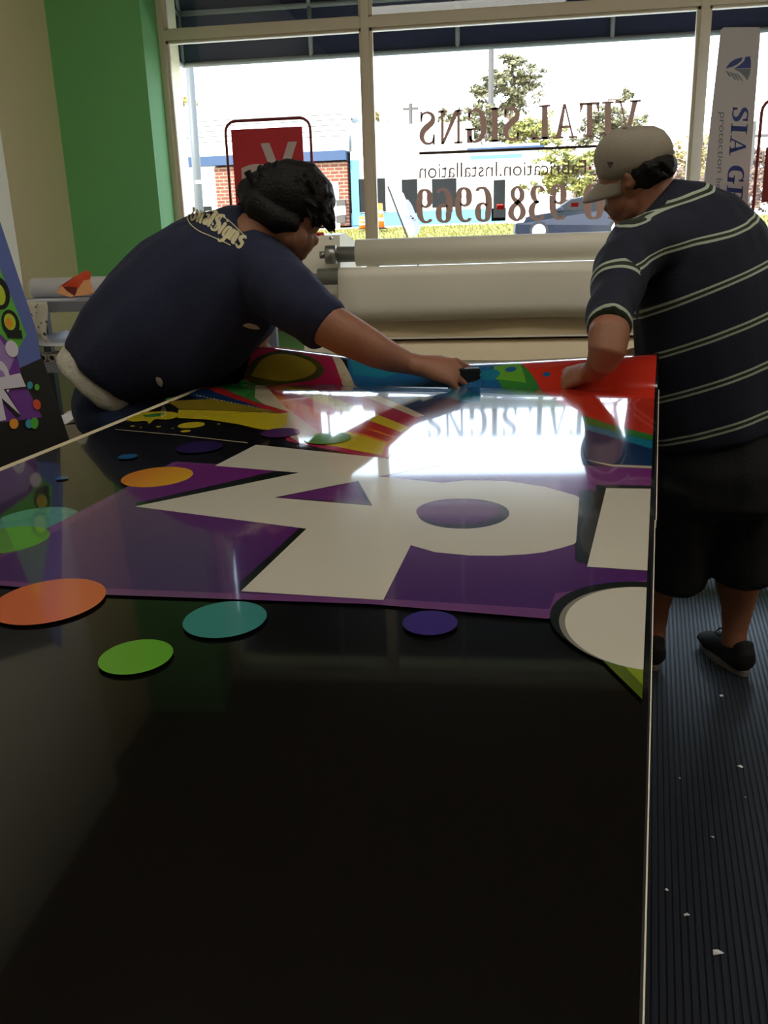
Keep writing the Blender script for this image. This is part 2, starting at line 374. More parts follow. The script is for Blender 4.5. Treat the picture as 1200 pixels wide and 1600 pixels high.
def polo_mat():
    m = mat('striped_polo_cloth', srgb(22, 24, 42), .9, bump=.2, bscale=200); nt = m.node_tree; b = nt.nodes['Principled BSDF']
    a = nt.nodes.new('ShaderNodeAttribute'); a.attribute_name = 'phase'
    fr = nt.nodes.new('ShaderNodeMath'); fr.operation = 'FRACT'
    sb = nt.nodes.new('ShaderNodeMath'); sb.operation = 'SUBTRACT'; sb.inputs[1].default_value = .5
    ab = nt.nodes.new('ShaderNodeMath'); ab.operation = 'ABSOLUTE'
    cr = nt.nodes.new('ShaderNodeValToRGB'); cr.color_ramp.interpolation = 'CONSTANT'
    e = cr.color_ramp.elements; e[0].position = 0; e[0].color = srgb(40, 46, 34)
    e[1].position = .028; e[1].color = srgb(168, 178, 160)
    q = e.new(.078); q.color = srgb(22, 24, 42)
    nt.links.new(a.outputs['Fac'], fr.inputs[0]); nt.links.new(fr.outputs[0], sb.inputs[0]); nt.links.new(sb.outputs[0], ab.inputs[0]); nt.links.new(ab.outputs[0], cr.inputs[0])
    nt.links.new(cr.outputs[0], b.inputs['Base Color'])
    return m
M['polo'] = polo_mat()

# ------------------------------------------------------------------ room shell
WY = 5.6                       # window glass plane
def sbox(name, m, *a): return struct(one(name, m, lambda b: b.box(*a)))
sbox('floor', M['floor'], -2.75, 6.1, -3.0, 5.75, -.06, 0)
sbox('ceiling', M['ceil'], -2.75, 6.1, -3.0, 5.75, 4.0, 4.08)
sbox('wall_back', M['dimwall'], -2.75, 6.1, -3.1, -3.0, 0, 4.0)
sbox('wall_right', M['beige'], 6.0, 6.1, -3.0, 5.75, 0, 4.0)
sbox('wall_left', M['beige'], -2.75, -2.56, 4.28, 5.75, 0, 4.0)
sbox('wall_left_front', M['cream'], -2.75, -2.45, -3.0, 4.28, 0, 4.0)  # paler than the beige wall: the extra light is put into its colour
struct(one('wall_pier', M['green'], lambda b: b.prism([(-2.56, 5.12, 0), (-2.005, 5.12, 0), (-2.08, 5.565, 0), (-2.08, 5.75, 0), (-2.56, 5.75, 0)], (0, 0, 4.0))))
sbox('wall_sill', M['green'], -2.08, 6.0, 5.56, 5.75, 0, 0.98)
struct(one('baseboard_left', M['base'], lambda b: (b.box(-2.56, -2.54, 4.28, 5.12, 0, .12), b.box(-2.45, -2.43, -3, 4.3, 0, .12), b.box(-2.54, -2.0, 5.10, 5.12, 0, .12))))
MUL = [(-2.08, -2.045), (-.842, -.796), (1.077, 1.123), (2.94, 2.986), (4.8, 4.846)]
# frames: each window of the storefront with its mullions, transom bar and sill
def window(i, x0, x1):
    w_ = empty('window_%d' % i, ((x0 + x1) / 2, WY, .98)); struct(w_)
    zt0, zt1 = 2.612, 2.668
    b = MB()
    for a, c, z0, z1 in ((x0, x1, .98, 1.04), (x0, x1, zt0, zt1), (x0, x1, 3.94, 4.0)): b.box(a, c, 5.565, 5.635, z0, z1)
    for a, c, z0, z1 in ((x0, x1, zt0 - .014, zt0), (x0, x1, zt1, zt1 + .012), (x0, x1, 1.04, 1.06)): b.box(a, c, 5.585, 5.625, z0, z1)
    b.build('frame', M['alu'], w_)
    one('window_pane', M['glass'], lambda b: b.box(x0, x1, WY, WY + .004, 1.06, zt0 - .014), w_)
    one('transom_pane', M['glass'], lambda b: b.box(x0, x1, WY, WY + .004, zt1, 3.94), w_)
window(1, MUL[0][1], MUL[1][0]); window(2, MUL[1][1], MUL[2][0]); window(3, MUL[2][1], MUL[3][0]); window(4, MUL[3][1], MUL[4][0])  # fourth window is unseen, added to let more daylight on to the left wall
for i, (a, c) in enumerate(MUL):
    struct(one('trim_%d' % (i + 1), M['alu'], lambda b: (b.box(a, c, 5.56, 5.64, .98, 4.0), b.box(a - .016, c + .016, 5.585, 5.625, .98, 4.0))))
sbox('wall_window_right', M['green'], 4.846, 6.0, 5.56, 5.75, .98, 4.0)

# ------------------------------------------------------------------ bench, panel and printed sheet
tv = Vector((.1672, 1, .0371)).normalized(); sv = Vector((1, -.1672, 0)).normalized(); nv = sv.cross(tv)
HC = 0.4309
def sag(v): return .5 * .0084 * max(0, v - .9) ** 2
def T3(u, v, h=0): return CAM + sv * u + tv * v + nv * (h - HC + sag(v))
V0, V1, V2 = 2.187, 2.33, 2.60
CRU, CRH = [], []
for px_, py_ in ((1040, 553), (1010, 555), (910, 560), (815, 565), (720, 568), (620, 565), (528, 556), (430, 544), (380, 541)):   # the crest of the lifted sheet
    r_ = ray(px_, py_); P_ = r_ * (V1 / r_.dot(tv)); CRU.append(P_.dot(sv)); CRH.append(P_.dot(nv) + HC - sag(V1))
CRU.reverse(); CRH.reverse()
def interp(x, xs, ys): return float(np.interp(x, xs, ys))
def lift(u, v):
    H = interp(u, CRU, CRH)
    r = 0.0016 * math.exp(-((v - 2.10) / .028) ** 2) * (1 + .6 * math.sin(u * 5))
    if v < V0: return r
    if v < V1:
        q = (v - V0) / (V1 - V0); return r + H * (1 - (1 - q) ** 1.9) * (1 - math.exp(-q / .05))
    q = min(1, (v - V1) / (V2 - V1)); return H * (1 - q * q * (3 - 2 * q))
def TP(px, py):
    """where the sight line of a photo point meets the printed sheet: (u, v)"""
    r = ray(px, py); k0, k1 = -HC / r.dot(nv) * .3, V1 / r.dot(tv) if r.dot(tv) > 0 else 1
    k1 = min(k1, -HC / r.dot(nv) * 1.01) if r.dot(nv) < 0 else k1
    n_ = 240; prev = k0
    for i in range(1, n_ + 1):
        k = k0 + (k1 - k0) * i / n_; P_ = r * k; u, v = P_.dot(sv), P_.dot(tv)
        if P_.dot(nv) + HC - sag(v) <= lift(u, v):
            a_, b_ = prev, k
            for _ in range(18):
                m_ = (a_ + b_) / 2; P_ = r * m_; u, v = P_.dot(sv), P_.dot(tv)
                if P_.dot(nv) + HC - sag(v) <= lift(u, v): b_ = m_
                else: a_ = m_
            return (u, v)
        prev = k
    return (u, v)

PAL = {}
def pmat(name, c1, c2=None, axis='u', a=0, b=1):
    """printed glossy ink; an optional printed gradient along the sheet"""
    m = bpy.data.materials.new(name); m.use_nodes = True; nt = m.node_tree; bs = nt.nodes['Principled BSDF']
    bs.inputs['Roughness'].default_value = .16; bs.inputs['Specular IOR Level'].default_value = .12; bs.inputs['Coat Weight'].default_value = 1.0; bs.inputs['Coat Roughness'].default_value = .045; bs.inputs['IOR'].default_value = 1.55
    bs.inputs['Base Color'].default_value = c1
    tc = nt.nodes.new('ShaderNodeTexCoord')
    n2 = nt.nodes.new('ShaderNodeTexNoise'); n2.inputs['Scale'].default_value = 7; n2.inputs['Detail'].default_value = 2
    bp = nt.nodes.new('ShaderNodeBump'); bp.inputs['Strength'].default_value = .02; bp.inputs['Distance'].default_value = .001
    nt.links.new(tc.outputs['Object'], n2.inputs['Vector']); nt.links.new(n2.outputs['Fac'], bp.inputs['Height']); nt.links.new(bp.outputs[0], bs.inputs['Normal'])
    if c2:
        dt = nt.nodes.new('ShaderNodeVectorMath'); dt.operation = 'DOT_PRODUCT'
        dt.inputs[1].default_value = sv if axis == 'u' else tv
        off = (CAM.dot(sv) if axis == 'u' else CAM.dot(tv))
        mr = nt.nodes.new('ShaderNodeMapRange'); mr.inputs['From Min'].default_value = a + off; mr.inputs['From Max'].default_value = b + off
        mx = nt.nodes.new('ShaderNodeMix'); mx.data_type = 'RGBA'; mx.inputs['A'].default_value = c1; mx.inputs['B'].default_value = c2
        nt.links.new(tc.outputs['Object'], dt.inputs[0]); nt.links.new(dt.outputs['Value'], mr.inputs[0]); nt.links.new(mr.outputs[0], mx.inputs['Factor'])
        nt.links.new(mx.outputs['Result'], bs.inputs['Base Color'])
    PAL[name] = len(PALM); PALM.append(m); return m
PALM = []
pmat('ink_black', srgb(12, 11, 11))
pmat('ink_white', srgb(197, 190, 174))
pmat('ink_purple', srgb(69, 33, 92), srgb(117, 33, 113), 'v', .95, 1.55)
pmat('ink_mauve', srgb(103, 58, 108))
pmat('ink_shadow', srgb(21, 26, 19))
pmat('ink_orange', srgb(197, 99, 55))
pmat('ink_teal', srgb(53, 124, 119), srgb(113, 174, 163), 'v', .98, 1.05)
pmat('ink_seafoam', srgb(74, 133, 121))
pmat('ink_lime', srgb(92, 153, 46))
pmat('ink_leafgreen', srgb(87, 142, 56))
pmat('ink_indigo', srgb(56, 39, 110))
pmat('ink_darkindigo', srgb(39, 21, 74))
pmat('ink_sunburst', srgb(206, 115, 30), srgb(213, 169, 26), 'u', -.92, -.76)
pmat('ink_yellow', srgb(190, 169, 30))
pmat('ink_red', srgb(169, 30, 35))
pmat('ink_scarlet', srgb(192, 46, 30))
pmat('ink_magenta', srgb(156, 24, 65))
pmat('ink_darkred', srgb(124, 19, 35))
pmat('ink_amber', srgb(201, 106, 32))
pmat('ink_blue', srgb(24, 85, 133))
pmat('ink_deepblue', srgb(17, 46, 85))
pmat('ink_tealblue', srgb(21, 110, 135))
pmat('ink_cream', srgb(183, 169, 142))
pmat('ink_olive', srgb(133, 113, 26))
pmat('ink_oliveshade', srgb(62, 58, 21))
pmat('ink_acid', srgb(117, 133, 23))
pmat('ink_darkacid', srgb(74, 89, 17))
pmat('ink_green', srgb(46, 115, 48))
pmat('ink_holeshadow', srgb(46, 40, 53))
pmat('ink_pink', srgb(185, 97, 97))
pmat('ink_plum', srgb(74, 33, 87))
pmat('ink_greyring', srgb(124, 119, 108))

sheet = MB()
LAY = [0]
def clipuv(b2):
    for co, no in (((-1.19, 0, 0), (1, 0, 0)), ((.0145 if LAY[0] == 0 else .009, 0, 0), (-1, 0, 0)), ((0, 2.95, 0), (0, -1, 0)), ((0, -.1, 0), (0, 1, 0))):
        bmesh.ops.bisect_plane(b2, geom=b2.verts[:] + b2.edges[:] + b2.faces[:], plane_co=co, plane_no=no, clear_inner=True, dist=1e-6)
def layer(uv, ink, lev=None):
    """adds one flat field of ink; each lies a hair above the one before"""
    if lev is None: LAY[0] += 1; lev = LAY[0]
    b2 = bmesh.new(); vs = [b2.verts.new((u, v, 0)) for u, v in uv]
    try: b2.faces.new(vs)
    except ValueError: b2.free(); return
    bmesh.ops.triangulate(b2, faces=b2.faces[:])
    clipuv(b2)
    mx = max([v.co.y for v in b2.verts], default=0)
    if mx > 1.0:
        cuts = [1.0 + .1 * i for i in range(11)] + [2.04 + .02 * i for i in range(7)] + [V0 + .005 * i for i in range(29)] + [V1 + .01 * i for i in range(27)]
        for c in cuts: bmesh.ops.bisect_plane(b2, geom=b2.verts[:] + b2.edges[:] + b2.faces[:], plane_co=(0, c, 0), plane_no=(0, 1, 0), dist=1e-5)
        for uc in (sorted(CRU + [-1.2 + i * .04 for i in range(1, 30)]) if mx > 2.04 else []): bmesh.ops.bisect_plane(b2, geom=b2.verts[:] + b2.edges[:] + b2.faces[:], plane_co=(uc, 0, 0), plane_no=(1, 0, 0), dist=1e-5)
    bmesh.ops.triangulate(b2, faces=b2.faces[:])
    for v in b2.verts: u_, v_ = v.co.x, v.co.y; v.co = T3(u_, v_, lift(u_, v_) + .00004 * lev)
    for f in b2.faces:
        f.normal_update()
        if f.normal.dot(nv) < 0: f.normal_flip()
        f.smooth = True
    sheet.mi = PAL[ink]; sheet.add(b2)
def poly(pts, ink): layer([TP(*p) for p in pts], ink)
def disc(cx, cy, r, ink, n=48, sx=1, sy=1):
    u, v = TP(cx, cy); k = depth(T3(u, v)) / F * r
    layer([(u + sx * k * math.cos(2 * math.pi * i / n), v + sy * k * math.sin(2 * math.pi * i / n)) for i in range(n)], ink)
def spl(pts, n=6):
    P = smoothline([(a, b, 0) for a, b in pts], n); return [(p.x, p.y) for p in P]

layer([(-1.19, -.1), (.0145, -.1), (.0145, V2), (-1.19, V2)], 'ink_black', 0)
sheetright = 1030
# far field: swirl colours
poly([(560, 640), (540, 540), (900, 540), (1040, 540), (1040, 700), (960, 690), (880, 655), (700, 640)], 'ink_blue')
poly([(560, 612), (700, 622), (885, 652), (1040, 702), (1040, 742), (900, 722), (720, 690), (600, 668)], 'ink_deepblue')
poly([(700, 605), (880, 650), (1035, 694), (1035, 706), (905, 668), (700, 622)], 'ink_tealblue')
poly([(780, 572), (812, 566), (840, 603), (886, 640), (960, 664), (1040, 684), (1040, 694), (960, 674), (886, 655), (812, 618), (775, 590)], 'ink_green')
poly([(808, 540), (1045, 540), (1045, 686), (950, 662), (886, 640), (842, 604)], 'ink_scarlet')
poly([(772, 572), (812, 568), (822, 598), (770, 592)], 'ink_lime')
disc(854, 585, 6, 'ink_blue', 12)
disc(798, 577, 9, 'ink_blue', 12)
disc(765, 585, 16, 'ink_tealblue', 16)
poly([(545, 560), (600, 568), (640, 580), (600, 590), (552, 586)], 'ink_tealblue')
# magenta side with rainbow stripes running down to the right
poly([(400, 530), (526, 545), (560, 606), (632, 636), (660, 650), (600, 720), (450, 690), (380, 600)], 'ink_magenta')
poly([(516, 545), (528, 552), (560, 606), (634, 636), (664, 650), (650, 652), (546, 610), (528, 580)], 'ink_cream')
poly([(430, 608), (480, 606), (640, 668), (606, 716), (520, 690), (440, 650)], 'ink_pink')
poly([(440, 606), (480, 606), (560, 636), (640, 668), (626, 676), (545, 646)], 'ink_yellow')
poly([(425, 615), (450, 612), (545, 646), (628, 676), (618, 685), (530, 655)], 'ink_red')
poly([(412, 622), (430, 616), (530, 653), (620, 684), (606, 697), (520, 668)], 'ink_amber')
poly([(520, 668), (604, 692), (596, 712), (524, 698), (470, 690)], 'ink_yellow')
poly([(540, 660), (612, 684), (606, 690), (534, 668)], 'ink_red')
poly([(386, 606), (410, 598), (450, 640), (520, 690), (470, 694), (420, 660)], 'ink_cream')
disc(505, 606, 22, 'ink_tealblue', 20)
poly(spl([(380, 585), (400, 560), (440, 548), (485, 558), (506, 576), (495, 592), (450, 600), (400, 602), (380, 585)]), 'ink_oliveshade')
poly(spl([(392, 588), (410, 562), (440, 553), (478, 562), (494, 576), (480, 589), (440, 596), (392, 588)]), 'ink_olive')
poly([(330, 604), (380, 592), (400, 600), (398, 622), (424, 640), (370, 626)], 'ink_green')
poly([(312, 606), (345, 606), (398, 628), (455, 645), (430, 647), (360, 634)], 'ink_red')
poly([(290, 612), (325, 608), (390, 632), (430, 646), (380, 642), (310, 626)], 'ink_deepblue')
for i in range(22):
    a = i / 22; x = 306 + 120 * a; y = 617 + 26 * a; poly([(x, y), (x + 3, y + .7), (x + 3, y + 2), (x, y + 1.3)], 'ink_cream')
poly([(262, 628), (330, 624), (440, 646), (279, 640)], 'ink_olive')
poly([(279, 641), (350, 643), (450, 648), (448, 664), (432, 674), (407, 672), (372, 664), (327, 657), (277, 654)], 'ink_yellow')
poly(spl([(196, 656), (212, 647), (246, 644), (276, 646), (276, 653), (260, 657), (244, 656), (236, 661), (232, 664), (229, 659), (208, 660), (196, 656)], 3), 'ink_yellow')
poly([(222, 650), (246, 647), (258, 645), (255, 650), (240, 653), (228, 653)], 'ink_green')
disc(299, 665.5, 21, 'ink_yellow'); disc(290, 675, 8, 'ink_yellow', 12); disc(207, 667, 4, 'ink_yellow', 10); disc(248, 668, 4, 'ink_yellow', 10)
disc(220, 669, 2, 'ink_yellow', 8); disc(342, 664, 3, 'ink_yellow', 8); disc(270, 671, 2, 'ink_yellow', 8)
poly([(180, 672), (280, 681), (387, 693), (387, 694.2), (280, 682), (180, 672.8)], 'ink_cream')
disc(438, 677.5, 30, 'ink_plum'); disc(512, 686, 37, 'ink_leafgreen')
disc(312, 700, 36, 'ink_darkindigo'); disc(200, 715, 15, 'ink_blue'); disc(97, 748.5, 10, 'ink_blue', 20)
disc(56, 815, 64, 'ink_seafoam')
# purple ground with its pale lower edge
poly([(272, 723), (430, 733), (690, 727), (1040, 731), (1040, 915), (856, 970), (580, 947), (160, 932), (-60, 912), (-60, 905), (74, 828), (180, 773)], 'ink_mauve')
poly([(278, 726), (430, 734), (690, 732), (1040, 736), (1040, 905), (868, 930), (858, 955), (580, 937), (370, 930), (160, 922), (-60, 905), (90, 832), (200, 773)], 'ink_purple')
poly([(912, 720), (955, 731), (1035, 735), (1035, 731), (955, 728)], 'ink_cream')
disc(13, 846, 62, 'ink_leafgreen')
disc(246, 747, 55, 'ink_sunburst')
# black letter shadows
poly([(211, 789), (436, 737), (468, 741), (280, 797), (222, 797)], 'ink_shadow')
poly([(470, 826), (480, 829), (384, 930), (368, 920)], 'ink_shadow')
poly([(884, 770), (925, 792), (932, 760), (1040, 762), (1040, 897), (902, 882)], 'ink_shadow')
# white N
poly([(400, 697), (590, 717), (689, 729), (592, 747), (692, 757), (730, 753), (790, 754), (850, 763), (900, 777), (925, 793), (918, 820), (912, 838), (897, 853), (880, 858.5), (850, 866), (820, 869.5), (780, 871.5), (732, 871), (680, 866), (642, 855), (599, 941), (377, 927), (479, 829), (211, 794), (467, 741), (336, 730)], 'ink_white')
poly([(429, 780), (523, 761), (560, 754), (582, 793)], 'ink_shadow')
poly([(437, 780), (523, 762), (556, 756), (572, 789)], 'ink_purple')
disc(724, 804.5, 71, 'ink_holeshadow', sy=1.0); disc(715, 801, 65, 'ink_purple', sy=.93)
poly([(906, 768), (934, 768), (912, 880), (898, 878)], 'ink_shadow')
poly([(947, 765.6), (1040, 767), (1040, 897), (917, 889)], 'ink_white')
# lower right roundel and wedge
poly([(925, 1020), (1040, 1040), (1040, 1150), (1014, 1108)], 'ink_darkacid')
poly([(960, 1030), (1040, 1040), (1040, 1108), (1014, 1085)], 'ink_acid')
u0, v0 = TP(1012, 984)
kx = abs(TP(872, 976)[0] - u0)
def ellip(a, b, ink, du=0, dv=0): layer([(u0 + du + a * math.cos(2 * math.pi * i / 64), v0 + dv + b * math.sin(2 * math.pi * i / 64)) for i in range(64)], ink)
vt = TP(1012, 922)[1]; vb = TP(1012, 1052)[1]; vm = (vt + vb) / 2 - v0
ellip(kx * 1.12, (vt - vb) / 2 * 1.04, 'ink_shadow', 0, vm + .012)
ellip(kx, (vt - vb) / 2, 'ink_greyring', 0, vm); ellip(kx * .93, (vt - vb) / 2, 'ink_white', .0, vm)
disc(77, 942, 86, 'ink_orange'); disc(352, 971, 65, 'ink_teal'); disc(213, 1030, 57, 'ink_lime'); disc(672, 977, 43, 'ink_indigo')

bench = empty('work_bench', T3(-.6, 1.2, -.9)); tag(bench, 'long dark work bench under the glossy printed panel, in the foreground', 'workbench')
Mt = Matrix((( sv.x, tv.x, nv.x), (sv.y, tv.y, nv.y), (sv.z, tv.z, nv.z))).to_4x4(); Mt.translation = CAM - nv * HC
one('bench_top', M['wood'], lambda b: b.box(-1.19, .0, -.05, 2.75, -.060, -.013, Mt), bench)
for uu, vv in ((-1.12, .05), (-.07, .05), (-1.12, 2.65), (-.07, 2.65), (-1.12, 1.35), (-.07, 1.35)):
    p = T3(uu, vv, -.055); one('leg', M['black'], lambda b: b.box(p.x - .035, p.x + .035, p.y - .035, p.y + .035, 0, p.z), bench)
panel = empty('printed_panel', T3(-.6, 1.2, -.011))
tag(panel, 'large glossy black and purple printed panel with white letters and coloured dots', 'sign panel')
def slab(b, u0, u1, v0, v1, h0, h1, n=14):
    for k in range(n):
        a_, c_ = v0 + (v1 - v0) * k / n, v0 + (v1 - v0) * (k + 1) / n
        P8 = [T3(u, v, h) for h in (h0, h1) for v in (a_, c_) for u in (u0, u1)]
        b._f(P8, [(0, 2, 3, 1), (4, 5, 7, 6), (0, 4, 6, 2), (1, 3, 7, 5)] + ([(0, 1, 5, 4)] if k == 0 else []) + ([(3, 2, 6, 7)] if k == n - 1 else []))
    bmesh.ops.remove_doubles(b.bm, verts=b.bm.verts[:], dist=1e-6)
one('backing_board', M['edgecream'], lambda b: slab(b, -1.213, .0, -.1, 2.4, -.011, -.0015), panel)
one('edge_trim', M['black'], lambda b: slab(b, .0, .0162, -.1, 2.4, -.012, -.001), panel)
tr = one('edge_strip', M['alu'], lambda b: (slab(b, .0163, .0174, -.1, 1.24, -.013, 0), slab(b, .0178, .0192, 1.24, 2.2, -.013, 0)), panel)
tr['label'] = 'bright metal strip along the right edge'
bmesh.ops.remove_doubles(sheet.bm, verts=[], dist=0)
me = bpy.data.meshes.new('printed_film'); sheet.bm.to_mesh(me); sheet.bm.free()
film = link_mesh('printed_film', me, PALM, panel)

# ------------------------------------------------------------------ laminator
LY = 3.45
def lp(px, py, dy=0): return at(px, py, LY + dy)
lam = empty('laminator', (.25, LY + .2, 0)); tag(lam, 'wide white roll laminator standing under the shop window behind the bench', 'laminator')
xl = lp(533, 450).x; xr = xl + 1.98
zt = lp(528, 418).z; zb = lp(528, 503).z; zu = lp(552, 374).z
def housing(x0, x1):
    b = MB()
    b.prism([(x0, LY - .02, .62), (x0, LY + .62, .62), (x0, LY + .62, zu - .02), (x0, LY + .22, zu + .03), (x0, LY + .1, zu + .02)], (x1 - x0, 0, 0)); return b
hl = housing(xl - .17, xl - .015).build('side_housing', M['lam'], lam)
housing(xr + .015, xr + .17).build('side_housing', M['lam'], lam)
b = MB(); c = lp(499, 369, .12); b.cyl(c + Vector((0, 0, -.02)), c + Vector((0, 0, .0)), .013, .013).cyl(c + Vector((0, 0, 0)), c + Vector((0, 0, .014)), .021, .019, 20)
b.build('stop_button', M['redbtn'], hl, True)['label'] = 'red mushroom stop button'
for px, py in ((520, 372), (505, 430), (497, 462), (516, 399)):
    c = lp(px, py, 0); b = MB(); b.cyl((xl - .06 + (px - 510) * .002, LY + .06, c.z), (xl - .06 + (px - 510) * .002, LY - .012 + .04, c.z), .006, .006, 10); b.build('bolt', M['steel'], hl)
b = MB(); zu2 = lp(552, 397).z
b.cyl((xl - .015, LY + .03, zu2), (xr + .015, LY + .03, zu2), .03).cyl((xl - .06, LY + .03, zu2), (xl - .02, LY + .03, zu2), .036).cyl((xl - .085, LY + .03, zu2), (xl - .06, LY + .03, zu2), .014)
b.build('upper_shaft', M['steel'], lam, True)
rr = (zu - lp(552, 417).z) / 2
one('upper_roll', M['film'], lambda b: b.cyl((xl + .06, LY + .04, zu - rr), (xr - .06, LY + .04, zu - rr), rr, rr, 40), lam, True)
b = MB(); zl = lp(510, 432).z
b.cyl((xl - .085, LY - .02, zl), (xr + .08, LY - .02, zl), .032).cyl((xl - .12, LY - .02, zl), (xl - .085, LY - .02, zl), .013)
b.build('lower_shaft', M['steel'], lam, True)
# hanging liner sheet: rolls over the lower shaft and hangs
b = MB(); pr = []
for k in range(9):
    a = math.pi * k / 8; pr.append((LY - .02 - math.cos(math.pi - a) * -.042, zt - .042 + math.sin(a) * .042))
pr = [(LY - .02 + .042 * math.cos(math.radians(180 - 20 * k)), zt - .042 + .042 * math.sin(math.radians(20 * k))) for k in range(10)][::-1] + [(LY - .063, zt - .09), (LY - .066, zt - .15), (LY - .06, zb)]
NX = 24
vs = []; fs = []
for i in range(NX + 1):
    x = xl + (xr - xl) * i / NX
    for j, (y, z) in enumerate(pr):
        w_ = .008 * math.sin(i * .9) * (j / len(pr)) ** 2; dz = (-.012 * math.exp(-((i - 9) / 5) ** 2) if j == len(pr) - 1 else 0)
        vs.append(Vector((x, y + w_, z + dz * -.6)))
n = len(pr)
for i in range(NX):
    for j in range(n - 1): fs.append((i * n + j, (i + 1) * n + j, (i + 1) * n + j + 1, i * n + j + 1))
b._f(vs, fs); o = b.build('liner_sheet', M['film'], lam, True)
m_ = o.modifiers.new('t', 'SOLIDIFY'); m_.thickness = .0015
z1 = lp(600, 506).z; z2 = lp(600, 524).z; z3 = lp(600, 530).z
one('front_cover', M['lamdark'], lambda b: b.box(xl - .015, xr + .015, LY - .01, LY + .5, z2 - .01, zt - .06, None, .01), lam)
one('cover_lip', M['lam'], lambda b: b.box(xl - .015, xr + .015, LY - .05, LY, z3 + .004, z2 - .006, None, .005), lam)
one('feed_table', M['lamdark'], lambda b: b.prism([(xl - .015, LY - .03, z3 - .006), (xl - .015, LY + .5, z3 - .006), (xl - .015, LY + .5, .66), (xl - .015, LY - .16, .66), (xl - .015, LY - .2, .74)], (xr - xl + .03, 0, 0)), lam)
for x0 in (xl - .16, xr + .03):
    for y0 in (LY + .02, LY + .5): one('leg', M['lam'], lambda b: b.box(x0, x0 + .1, y0, y0 + .08, 0, .64), lam)
one('lower_rail', M['lam'], lambda b: b.box(xl - .1, xr + .1, LY + .22, LY + .30, .18, .26), lam)

# ------------------------------------------------------------------ people
def finger(b, pts, r):
    b.tube([Vector(p) for p in pts], [r * q for q in (1.12, 1.05, 1.0, .92, .6)][:len(pts)] if len(pts) <= 5 else r, 10)
    for i, p in enumerate(pts): b.sphere(p, r * (1.12, 1.06, 1.0, .92, .72)[min(i, 4)], u=10, v=8)
def hand(b, W, fwd, up, side, s=1.0, curl=1.0, thumb_side=1, spread=1.0):
    """palm along fwd, back of the hand towards up, index finger towards side"""
    f, u_, k = Vector(fwd).normalized(), Vector(up).normalized(), Vector(side).normalized()
    P = lambda a, c, d: W + (f * a + k * c + u_ * d) * s
    b.loft([(P(-.03, 0, 0), .027 * s, .021 * s, k), (P(.0, 0, 0), .029 * s, .021 * s, k), (P(.035, 0, .002), .038 * s, .019 * s, k), (P(.075, 0, .002), .042 * s, .017 * s, k), (P(.092, 0, 0), .038 * s, .013 * s, k)], 18)
    L = {.033: .90, .011: 1.0, -.012: .94, -.034: .74}
    for c, l in L.items():
        a = .09 - abs(c - .005) * .25; cc = c * (1 + .25 * spread)
        q = [(a, c, .004)]
        ang = 0
        for seg, bend in ((.042, 38 * curl), (.027, 62 * curl), (.021, 45 * curl)):
            ang += math.radians(bend); aa, _, dd = q[-1]
            q.append((aa + seg * l * math.cos(ang), cc, dd - seg * l * math.sin(ang)))
        finger(b, [P(*t) for t in q], .0092 * s * (1 if l > .8 else .88))
    t = thumb_side
    finger(b, [P(.012, .026 * t, -.006), P(.04, .047 * t, -.016), P(.068, .050 * t, -.032), P(.088, .038 * t, -.044)], .0108 * s)


# ---- person at the left, bending over the bench
bodyL = MB()
YT = 2.34
torsoL = [(161, 585, 2.29, 74, .18), (192, 550, 2.31, 90, .20), (238, 520, 2.34, 112, .215), (298, 478, 2.385, 120, .22), (348, 436, 2.42, 112, .22), (386, 394, 2.43, 90, .19), (404, 362, 2.43, 48, .11)]
core = [(x, y, Y, hw * .86, rd * .86) for x, y, Y, hw, rd in torsoL]
bodyL.loft(stations(core))
bodyL.loft(stations([(395, 380, 2.38, 44, .08), (425, 352, 2.39, 40, .07), (445, 335, 2.4, 38, .07)]))
# head: skull, jaw, nose, ear, looking down to the right
hc = at(455, 322, 2.40); sp = depth(hc) / F
fdir = (at(500, 372, 2.44) - hc).normalized()          # face direction
updir = (at(440, 262, 2.36) - at(470, 385, 2.43)); updir = (updir - fdir * updir.dot(fdir)).normalized()
sdir = fdir.cross(updir)
MH = Matrix((fdir, sdir, updir)).transposed()
def HP(a, c, d): return hc + fdir * a + sdir * c + updir * d
bodyL.sphere(hc, (.098, .078, .10), MH); bodyL.sphere(HP(.035, 0, -.055), (.062, .056, .062), MH)
bodyL.sphere(at(462, 384, 2.40), (.038, .045, .032)); bodyL.sphere(at(470, 396, 2.41), .019)
bodyL.sphere(at(455, 370, 2.38), (.05, .06, .045)); bodyL.sphere(at(476, 374, 2.40), (.028, .04, .036))
bodyL.loft([(at(484, 363, 2.41), .010, .010, (0, 1, 0)), (at(491, 376, 2.41), .015, .015, (0, 1, 0)), (at(490, 381, 2.41), .012, .012, (0, 1, 0))], 10)
bodyL.sphere(at(482, 388, 2.41), (.012, .02, .008)); bodyL.sphere(at(478, 393, 2.41), (.012, .02, .007))
bodyL.sphere(HP(-.01, -.08, -.02), (.02, .01, .03), MH)
# near arm
bodyL.loft(stations([(440, 440, 2.26, 40, .055), (478, 476, 2.20, 36, .058), (512, 508, 2.18, 35, .056), (542, 524, 2.18, 33, .054), (566, 536, 2.19, 30, .05), (590, 549, 2.20, 27, .045), (616, 560, 2.22, 22, .038), (640, 568, 2.235, 17, .030), (660, 574, 2.245, 15, .026)]))
wr = at(657, 571, 2.235)
hand(bodyL, wr, (at(712, 583, 2.262) - wr), (-.05, -.62, .78), (.12, .78, .62), s=1.1, curl=1.0)
